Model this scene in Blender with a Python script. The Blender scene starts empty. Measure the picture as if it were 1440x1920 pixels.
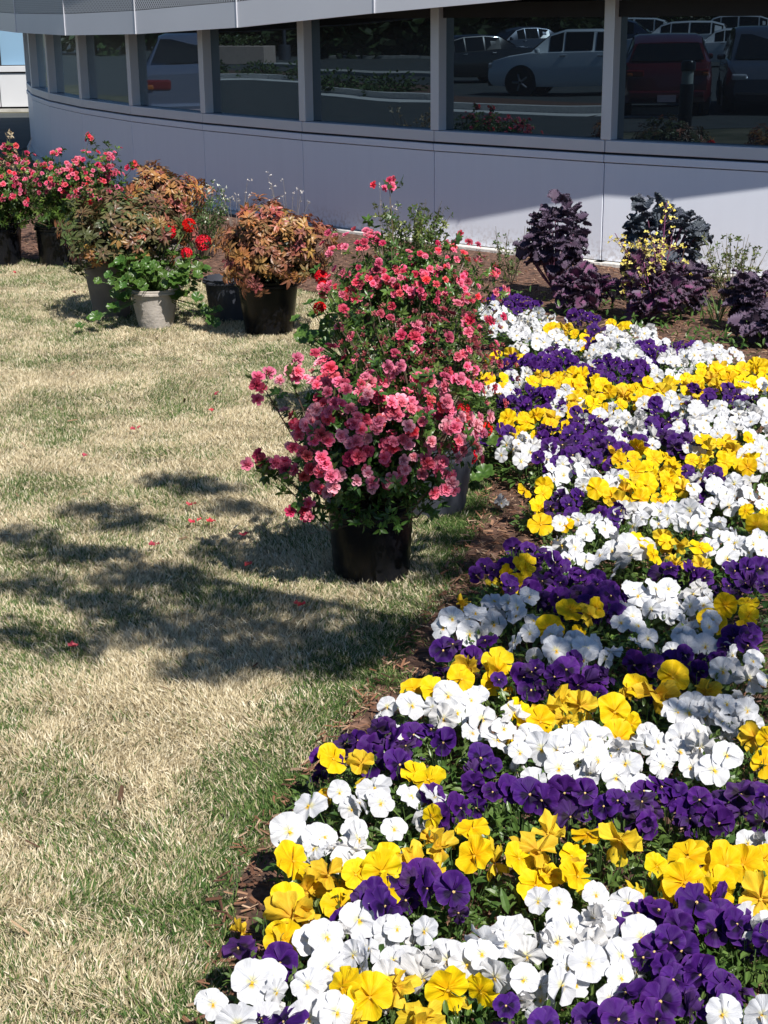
import bpy, math, random
import numpy as np
from mathutils import Vector, Matrix, Euler
random.seed(7); rng = np.random.default_rng(7)
sc = bpy.context.scene
COL = sc.collection
# ------------------------------------------------------------------ camera, world, sun, exposure
cam_d = bpy.data.cameras.new('camera'); cam = bpy.data.objects.new('camera', cam_d); COL.objects.link(cam)
cam_d.sensor_fit = 'VERTICAL'; cam_d.sensor_height = 36.0; cam_d.lens = 54.1
cam_d.clip_start = 0.05; cam_d.clip_end = 1500
cam.matrix_world = Matrix.Translation((0, 0, 1.65)) @ Matrix.Rotation(math.pi/2-0.3147035, 4, 'X') @ Matrix.Rotation(-0.0103588, 4, 'Z')
sc.camera = cam
AZ = math.radians(295.0); EL = math.radians(50.0)
SUN = Vector((math.cos(AZ)*math.cos(EL), math.sin(AZ)*math.cos(EL), math.sin(EL)))
w = bpy.data.worlds.new('World'); sc.world = w; w.use_nodes = True
nt = w.node_tree; bg = nt.nodes['Background']; sky = nt.nodes.new('ShaderNodeTexSky')
sky.sky_type = 'NISHITA'; sky.sun_disc = False; sky.sun_elevation = EL
sky.sun_rotation = math.atan2(SUN.x, SUN.y); sky.air_density = 1.0; sky.dust_density = 0.0; sky.ozone_density = 5.0
nt.links.new(sky.outputs[0], bg.inputs[0]); bg.inputs[1].default_value = 0.063
sd = bpy.data.lights.new('sun', 'SUN'); sd.energy = 5.0; sd.angle = math.radians(0.53); sd.color = (1.0, 0.95, 0.88)
so = bpy.data.objects.new('sun', sd); COL.objects.link(so); so.rotation_euler = SUN.to_track_quat('Z', 'Y').to_euler(); so.location = (4, -8, 12)
sc.view_settings.view_transform = 'Standard'; sc.view_settings.look = 'None'; sc.view_settings.exposure = 0.5; sc.view_settings.gamma = 1
sc.view_settings.use_curve_mapping = False

# ------------------------------------------------------------------ helpers
def tag(o, label=None, cat=None, group=None, kind=None):
    if label: o['label'] = label
    if cat: o['category'] = cat
    if group: o['group'] = group
    if kind: o['kind'] = kind
    return o
def empty(name, loc, label=None, cat=None, group=None, rz=0):
    o = bpy.data.objects.new(name, None); COL.objects.link(o); o.location = loc; o.rotation_euler = (0, 0, rz)
    o.empty_display_size = 0.05
    return tag(o, label, cat, group)
def link(name, me, parent=None, mw=None):
    o = bpy.data.objects.new(name, me); COL.objects.link(o)
    if parent: o.parent = parent
    if mw is not None: o.matrix_local = mw
    return o
def npmesh(name, V, T, mat=None, col=None, smooth=False, quads=None):
    """V (n,3), T (m,3) triangles, optional Q (k,4)"""
    me = bpy.data.meshes.new(name)
    V = np.asarray(V, dtype=np.float32).reshape(-1, 3)
    T = np.asarray(T if T is not None else np.zeros((0, 3)), dtype=np.int32).reshape(-1, 3)
    Q = np.asarray(quads if quads is not None else np.zeros((0, 4)), dtype=np.int32).reshape(-1, 4)
    me.vertices.add(len(V)); me.vertices.foreach_set('co', V.ravel())
    me.loops.add(T.size+Q.size); me.loops.foreach_set('vertex_index', np.concatenate([T.ravel(), Q.ravel()]))
    me.polygons.add(len(T)+len(Q))
    ls = np.concatenate([np.arange(len(T))*3, T.size+np.arange(len(Q))*4]).astype(np.int32)
    me.polygons.foreach_set('loop_start', ls)
    me.polygons.foreach_set('loop_total', np.concatenate([np.full(len(T), 3), np.full(len(Q), 4)]).astype(np.int32))
    me.polygons.foreach_set('use_smooth', np.full(len(T)+len(Q), smooth))
    if col is not None:
        col = np.asarray(col, dtype=np.float32)
        if col.shape[1] == 3: col = np.concatenate([col, np.ones((len(col), 1), np.float32)], 1)
        a = me.color_attributes.new('col', 'FLOAT_COLOR', 'POINT'); a.data.foreach_set('color', col.ravel())
    me.update(calc_edges=True)
    if mat: me.materials.append(mat)
    return me
class MB:
    """collects boxes, tubes and lathes into one mesh"""
    def __init__(s): s.V = []; s.F = []
    def add(s, V, F):
        n = len(s.V); s.V += [tuple(v) for v in V]; s.F += [tuple(i+n for i in f) for f in F]; return s
    def box(s, c, d, M=None):
        x, y, z = d[0]/2, d[1]/2, d[2]/2
        V = [Vector((sx*x, sy*y, sz*z))+Vector(c) for sz in (-1, 1) for sx, sy in ((-1, -1), (1, -1), (1, 1), (-1, 1))]
        if M: V = [M @ v for v in V]
        return s.add(V, [(3, 2, 1, 0), (4, 5, 6, 7), (0, 1, 5, 4), (1, 2, 6, 5), (2, 3, 7, 6), (3, 0, 4, 7)])
    def slab(s, A, B, n, t0, t1, z0, z1):
        """prism along the plan segment A-B, from offset t0 to t1 along the outward normal n"""
        A = Vector(A); B = Vector(B); n = Vector(n)
        P = [A+n*t1, B+n*t1, B+n*t0, A+n*t0]
        V = [(p.x, p.y, z0) for p in P]+[(p.x, p.y, z1) for p in P]
        return s.add(V, [(3, 2, 1, 0), (4, 5, 6, 7), (0, 1, 5, 4), (1, 2, 6, 5), (2, 3, 7, 6), (3, 0, 4, 7)])
    def tube(s, pts, r, seg=5, r1=None):
        pts = [Vector(p) for p in pts]; n = len(pts); r1 = r if r1 is None else r1; V = []
        for i, p in enumerate(pts):
            d = (pts[min(i+1, n-1)]-pts[max(i-1, 0)]).normalized()
            a = d.orthogonal().normalized(); b = d.cross(a); rr = r+(r1-r)*i/max(1, n-1)
            for k in range(seg):
                t = 2*math.pi*k/seg; V.append(p+(a*math.cos(t)+b*math.sin(t))*rr)
        F = []
        for i in range(n-1):
            for k in range(seg): F.append((i*seg+k, i*seg+(k+1) % seg, (i+1)*seg+(k+1) % seg, (i+1)*seg+k))
        F.append(tuple(range(seg-1, -1, -1))); F.append(tuple((n-1)*seg+k for k in range(seg)))
        return s.add(V, F)
    def lathe(s, prof, seg=28, c=(0, 0, 0), axis='Z', cap=True):
        V = []
        for r, z in prof:
            for k in range(seg):
                t = 2*math.pi*k/seg; p = (r*math.cos(t), r*math.sin(t), z)
                if axis == 'Y': p = (p[0], p[2], p[1])
                V.append((p[0]+c[0], p[1]+c[1], p[2]+c[2]))
        F = []
        for i in range(len(prof)-1):
            for k in range(seg): F.append((i*seg+k, i*seg+(k+1) % seg, (i+1)*seg+(k+1) % seg, (i+1)*seg+k))
        if cap: F.append(tuple(range(seg-1, -1, -1))); F.append(tuple((len(prof)-1)*seg+k for k in range(seg)))
        return s.add(V, F)
    def mesh(s, name, mat, smooth=False, bevel=0):
        me = bpy.data.meshes.new(name); me.from_pydata(s.V, [], s.F); me.materials.append(mat)
        if bevel:
            import bmesh
            bm = bmesh.new(); bm.from_mesh(me); bmesh.ops.recalc_face_normals(bm, faces=bm.faces)
            bmesh.ops.bevel(bm, geom=bm.edges[:], offset=bevel, segments=2, profile=.5, affect='EDGES'); bm.to_mesh(me); bm.free()
        if smooth:
            me.polygons.foreach_set('use_smooth', [True]*len(me.polygons)); 
            if smooth != 'all': me.set_sharp_from_angle(angle=math.radians(40))
        me.update(); return me
    def build(s, name, mat, parent=None, **k): return link(name, s.mesh(name, mat, **k), parent)
# ------------------------------------------------------------------ materials
def N(nt, t, **k):
    n = nt.nodes.new(t)
    for a, b in k.items():
        if a.startswith('i_'): n.inputs[a[2:].replace('_', ' ')].default_value = b
        else: setattr(n, a, b)
    return n
def newmat(name):
    m = bpy.data.materials.new(name); m.use_nodes = True; nt = m.node_tree
    return m, nt, nt.nodes['Principled BSDF'], nt.nodes['Material Output']
def ramp(nt, fac, stops):
    r = nt.nodes.new('ShaderNodeValToRGB'); e = r.color_ramp.elements
    while len(e) < len(stops): e.new(.5)
    for i, (p, c) in enumerate(stops): e[i].position = p; e[i].color = (*c, 1)
    nt.links.new(fac, r.inputs[0]); return r.outputs[0]
def plain(name, c, rough=.5, metal=0, var=.12, scale=8, bump=.0, spec=.5, coat=0, bscale=60):
    m, nt, p, o = newmat(name); L = nt.links.new
    tc = N(nt, 'ShaderNodeTexCoord'); no = N(nt, 'ShaderNodeTexNoise'); no.inputs['Scale'].default_value = scale; no.inputs['Detail'].default_value = 5
    L(tc.outputs['Object'], no.inputs['Vector'])
    c0 = tuple(max(0, x*(1-var)) for x in c); c1 = tuple(min(1, x*(1+var)) for x in c)
    L(ramp(nt, no.outputs['Fac'], [(.3, c0), (.7, c1)]), p.inputs['Base Color'])
    p.inputs['Roughness'].default_value = rough; p.inputs['Metallic'].default_value = metal
    p.inputs['Specular IOR Level'].default_value = spec; p.inputs['Coat Weight'].default_value = coat
    if bump:
        n2 = N(nt, 'ShaderNodeTexNoise'); n2.inputs['Scale'].default_value = bscale; n2.inputs['Detail'].default_value = 6; L(tc.outputs['Object'], n2.inputs['Vector'])
        b = N(nt, 'ShaderNodeBump'); b.inputs['Strength'].default_value = bump; b.inputs['Distance'].default_value = .01; L(n2.outputs['Fac'], b.inputs['Height']); L(b.outputs[0], p.inputs['Normal'])
    return m
def petalmat(name, trans=.25, rough=.55, hv=.02, vv=.12, spec=.25, sv=.0, vein=0):
    """colour from the mesh, small change from flower to flower, thin enough to let light through"""
    m, nt, p, o = newmat(name); L = nt.links.new
    at = N(nt, 'ShaderNodeAttribute', attribute_name='col'); oi = N(nt, 'ShaderNodeObjectInfo'); h = N(nt, 'ShaderNodeHueSaturation')
    mr = N(nt, 'ShaderNodeMapRange'); mr.inputs[3].default_value = .5-hv; mr.inputs[4].default_value = .5+hv; L(oi.outputs['Random'], mr.inputs[0]); L(mr.outputs[0], h.inputs['Hue'])
    ml = N(nt, 'ShaderNodeMath', operation='MULTIPLY'); ml.inputs[1].default_value = 7.31; L(oi.outputs['Random'], ml.inputs[0])
    fr = N(nt, 'ShaderNodeMath', operation='FRACT'); L(ml.outputs[0], fr.inputs[0])
    m2 = N(nt, 'ShaderNodeMapRange'); m2.inputs[3].default_value = 1-vv; m2.inputs[4].default_value = 1+vv*.6; L(fr.outputs[0], m2.inputs[0]); L(m2.outputs[0], h.inputs['Value'])
    m3 = N(nt, 'ShaderNodeMapRange'); m3.inputs[3].default_value = 1-sv; m3.inputs[4].default_value = 1+sv*.3; L(fr.outputs[0], m3.inputs[0]); L(m3.outputs[0], h.inputs['Saturation'])
    cs = at.outputs['Color']
    if vein:   # fine streaks that run out from the flower's centre
        tc = N(nt, 'ShaderNodeTexCoord'); sx = N(nt, 'ShaderNodeSeparateXYZ'); L(tc.outputs['Object'], sx.inputs[0])
        an = N(nt, 'ShaderNodeMath', operation='ARCTAN2'); L(sx.outputs[1], an.inputs[0]); L(sx.outputs[0], an.inputs[1])
        ln = N(nt, 'ShaderNodeVectorMath', operation='LENGTH'); L(tc.outputs['Object'], ln.inputs[0])
        cb = N(nt, 'ShaderNodeCombineXYZ'); L(an.outputs[0], cb.inputs[0]); L(ln.outputs['Value'], cb.inputs[1]); L(oi.outputs['Random'], cb.inputs[2])
        mp = N(nt, 'ShaderNodeMapping'); mp.inputs['Scale'].default_value = (9, 2.2, 30); L(cb.outputs[0], mp.inputs[0])
        no = N(nt, 'ShaderNodeTexNoise'); no.inputs['Scale'].default_value = 1.6; no.inputs['Detail'].default_value = 3; L(mp.outputs[0], no.inputs['Vector'])
        m4 = N(nt, 'ShaderNodeMapRange'); m4.inputs[1].default_value = .3; m4.inputs[2].default_value = .65; m4.inputs[3].default_value = 1-vein; m4.inputs[4].default_value = 1.04; L(no.outputs['Fac'], m4.inputs[0])
        vm = N(nt, 'ShaderNodeVectorMath', operation='SCALE'); L(at.outputs['Color'], vm.inputs[0]); L(m4.outputs[0], vm.inputs['Scale']); cs = vm.outputs[0]
        b = N(nt, 'ShaderNodeBump'); b.inputs['Strength'].default_value = .5; b.inputs['Distance'].default_value = .002; L(no.outputs['Fac'], b.inputs['Height']); L(b.outputs[0], p.inputs['Normal'])
    L(cs, h.inputs['Color']); L(h.outputs[0], p.inputs['Base Color'])
    p.inputs['Roughness'].default_value = rough; p.inputs['Specular IOR Level'].default_value = spec
    tr = N(nt, 'ShaderNodeBsdfTranslucent'); mx = N(nt, 'ShaderNodeMixShader'); mx.inputs[0].default_value = trans
    L(h.outputs[0], tr.inputs['Color']); L(p.outputs[0], mx.inputs[1]); L(tr.outputs[0], mx.inputs[2]); L(mx.outputs[0], o.inputs['Surface'])
    return m
M = {}
M['panel'] = plain('pale_metal_panel', (.69, .735, .84), .38, 0, .035, 1.1, .04, .45, 0, 3)
def panelmat():
    m, nt, p, o = newmat('weathered_pale_panel'); L = nt.links.new
    tc = N(nt, 'ShaderNodeTexCoord'); mp = N(nt, 'ShaderNodeMapping'); mp.inputs['Scale'].default_value = (16, 16, .9); L(tc.outputs['Object'], mp.inputs[0])
    st = N(nt, 'ShaderNodeTexNoise'); st.inputs['Scale'].default_value = 1; st.inputs['Detail'].default_value = 4; L(mp.outputs[0], st.inputs['Vector'])
    base = ramp(nt, st.outputs['Fac'], [(.25, (.735, .77, .855)), (.6, (.755, .79, .875)), (.85, (.765, .80, .885))])
    sx = N(nt, 'ShaderNodeSeparateXYZ'); L(tc.outputs['Object'], sx.inputs[0]); zr = N(nt, 'ShaderNodeMapRange'); zr.inputs[1].default_value = .22; zr.inputs[2].default_value = .03; L(sx.outputs[2], zr.inputs[0])
    n2 = N(nt, 'ShaderNodeTexNoise'); n2.inputs['Scale'].default_value = 38; n2.inputs['Detail'].default_value = 5; L(tc.outputs['Object'], n2.inputs['Vector'])
    th = N(nt, 'ShaderNodeMapRange'); th.inputs[1].default_value = .45; th.inputs[2].default_value = .62; L(n2.outputs['Fac'], th.inputs[0])
    mu = N(nt, 'ShaderNodeMath', operation='MULTIPLY'); L(zr.outputs[0], mu.inputs[0]); L(th.outputs[0], mu.inputs[1]); m2 = N(nt, 'ShaderNodeMath', operation='MULTIPLY'); m2.inputs[1].default_value = .55; L(mu.outputs[0], m2.inputs[0])
    mx = N(nt, 'ShaderNodeMix', data_type='RGBA'); mx.inputs[7].default_value = (.30, .22, .17, 1); L(m2.outputs[0], mx.inputs[0]); L(base, mx.inputs[6]); L(mx.outputs[2], p.inputs['Base Color'])
    p.inputs['Roughness'].default_value = .36; p.inputs['Specular IOR Level'].default_value = .45
    n3 = N(nt, 'ShaderNodeTexNoise'); n3.inputs['Scale'].default_value = 1.7; n3.inputs['Detail'].default_value = 1; L(tc.outputs['Object'], n3.inputs['Vector'])
    b = N(nt, 'ShaderNodeBump'); b.inputs['Strength'].default_value = .25; b.inputs['Distance'].default_value = .01; L(n3.outputs['Fac'], b.inputs['Height']); L(b.outputs[0], p.inputs['Normal'])
    return m
M['wallpanel'] = panelmat()
M['wingpanel'] = plain('wing_panel', (.52, .53, .55), .5, 0, .03, 2)
M['sill'] = plain('anodised_sill', (.66, .67, .72), .38, .25, .03, 3)
M['frame'] = plain('anodised_frame', (.68, .69, .74), .35, .3, .03, 3)
M['fascia'] = plain('silver_fascia', (.68, .69, .74), .42, .35, .03, 1.0)
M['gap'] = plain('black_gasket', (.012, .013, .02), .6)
M['kerbstone'] = plain('white_concrete', (.62, .60, .56), .8, 0, .15, 20, .3)
M['concrete'] = plain('concrete', (.36, .35, .32), .85, 0, .2, 6, .4)
M['asphalt'] = plain('asphalt', (.055, .062, .062), .85, 0, .2, 2, .5, .3)
M['soffit'] = plain('soffit', (.05, .05, .055), .6)
M['interior'] = plain('dark_interior', (.02, .02, .022), .8)
def glassmat():
    m, nt, p, o = newmat('coated_window_glass'); L = nt.links.new
    p.inputs['Base Color'].default_value = (.004, .006, .011, 1); p.inputs['Roughness'].default_value = .35; p.inputs['Specular IOR Level'].default_value = .2
    g = N(nt, 'ShaderNodeBsdfGlossy'); g.inputs['Roughness'].default_value = .004; g.inputs['Color'].default_value = (.58, .80, 1, 1)
    fr = N(nt, 'ShaderNodeFresnel'); fr.inputs['IOR'].default_value = 1.75
    ad = N(nt, 'ShaderNodeMath', operation='ADD'); ad.inputs[1].default_value = .055; L(fr.outputs[0], ad.inputs[0])
    tc = N(nt, 'ShaderNodeTexCoord'); no = N(nt, 'ShaderNodeTexNoise'); no.inputs['Scale'].default_value = 1.3; no.inputs['Detail'].default_value = 0; L(tc.outputs['Object'], no.inputs['Vector'])
    b = N(nt, 'ShaderNodeBump'); b.inputs['Strength'].default_value = .10; b.inputs['Distance'].default_value = .01; L(no.outputs['Fac'], b.inputs['Height']); L(b.outputs[0], g.inputs['Normal'])
    mx = N(nt, 'ShaderNodeMixShader'); L(ad.outputs[0], mx.inputs[0]); L(p.outputs[0], mx.inputs[1]); L(g.outputs[0], mx.inputs[2]); L(mx.outputs[0], o.inputs['Surface'])
    return m
M['glass'] = glassmat()
def perfmat():
    m, nt, p, o = newmat('perforated_metal'); L = nt.links.new
    uv = N(nt, 'ShaderNodeTexCoord'); mp = N(nt, 'ShaderNodeMapping'); mp.inputs['Rotation'].default_value = (0, 0, .785); mp.inputs['Scale'].default_value = (42, 42, 42); L(uv.outputs['UV'], mp.inputs[0])
    vo = N(nt, 'ShaderNodeTexVoronoi', feature='F1'); vo.inputs['Randomness'].default_value = 0; vo.inputs['Scale'].default_value = 1; L(mp.outputs[0], vo.inputs['Vector'])
    L(ramp(nt, vo.outputs['Distance'], [(.33, (.12, .125, .13)), (.38, (.52, .53, .56))]), p.inputs['Base Color']); p.inputs['Roughness'].default_value = .45; p.inputs['Metallic'].default_value = .2
    return m
M['perf'] = perfmat()
def mulchmat(name='mulch_soil'):
    m, nt, p, o = newmat(name); L = nt.links.new
    tc = N(nt, 'ShaderNodeTexCoord'); no = N(nt, 'ShaderNodeTexNoise'); no.inputs['Scale'].default_value = 30; no.inputs['Detail'].default_value = 8; L(tc.outputs['Object'], no.inputs['Vector'])
    L(ramp(nt, no.outputs['Fac'], [(.3, (.03, .017, .011)), (.5, (.10, .05, .032)), (.72, (.23, .13, .09))]), p.inputs['Base Color']); p.inputs['Roughness'].default_value = .9
    b = N(nt, 'ShaderNodeBump'); b.inputs['Strength'].default_value = .9; b.inputs['Distance'].default_value = .02; L(no.outputs['Fac'], b.inputs['Height']); L(b.outputs[0], p.inputs['Normal'])
    return m
M['mulch'] = mulchmat()
def soilmat():
    m, nt, p, o = newmat('lawn_base'); L = nt.links.new
    tc = N(nt, 'ShaderNodeTexCoord'); no = N(nt, 'ShaderNodeTexNoise'); no.inputs['Scale'].default_value = 2.2; no.inputs['Detail'].default_value = 4; L(tc.outputs['Object'], no.inputs['Vector'])
    n2 = N(nt, 'ShaderNodeTexNoise'); n2.inputs['Scale'].default_value = 90; n2.inputs['Detail'].default_value = 6; L(tc.outputs['Object'], n2.inputs['Vector'])
    mx = N(nt, 'ShaderNodeMix', data_type='FLOAT'); mx.inputs[0].default_value = .55; L(no.outputs['Fac'], mx.inputs[2]); L(n2.outputs['Fac'], mx.inputs[3])
    L(ramp(nt, mx.outputs[0], [(.35, (.03, .045, .018)), (.5, (.08, .075, .04)), (.65, (.20, .17, .11))]), p.inputs['Base Color']); p.inputs['Roughness'].default_value = .95
    b = N(nt, 'ShaderNodeBump'); b.inputs['Strength'].default_value = .8; b.inputs['Distance'].default_value = .02; L(n2.outputs['Fac'], b.inputs['Height']); L(b.outputs[0], p.inputs['Normal'])
    return m
M['soil'] = soilmat()
M['leaf'] = petalmat('foliage_leaf', .36, .36, .015, .12, .5)
M['petal'] = petalmat('pansy_petal', .28, .6, .008, .10, .2, vein=.15)
M['azalea'] = petalmat('azalea_petal', .3, .55, .010, .25, .2, .1)
M['geranium'] = petalmat('geranium_petal', .25, .55, .004, .15, .2)
M['nandina'] = petalmat('nandina_leaf', .22, .4, .028, .35, .4, .1)
M['kale'] = petalmat('kale_leaf', .12, .65, .02, .35, .3)
M['chip'] = petalmat('mulch_chip', .0, .9, 0, 0, .1)
M['bark'] = plain('bark', (.16, .11, .08), .9, 0, .3, 30, .6)
M['stem'] = plain('green_stem', (.12, .16, .05), .6)
M['blackplastic'] = plain('black_plastic_pot', (.006, .0065, .009), .27, 0, .3, 5, .1, .32)
M['greypot'] = plain('grey_plastic_pot', (.045, .05, .065), .5, 0, .2, 6, .1)
M['claypot'] = plain('pale_stone_pot', (.42, .38, .34), .8, 0, .18, 14, .4)
M['brownpot'] = plain('taupe_pot', (.16, .14, .125), .75, 0, .2, 10, .3)
M['pinegreen'] = petalmat('tree_leaf', .2, .6, .02, .1, .3)

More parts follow.
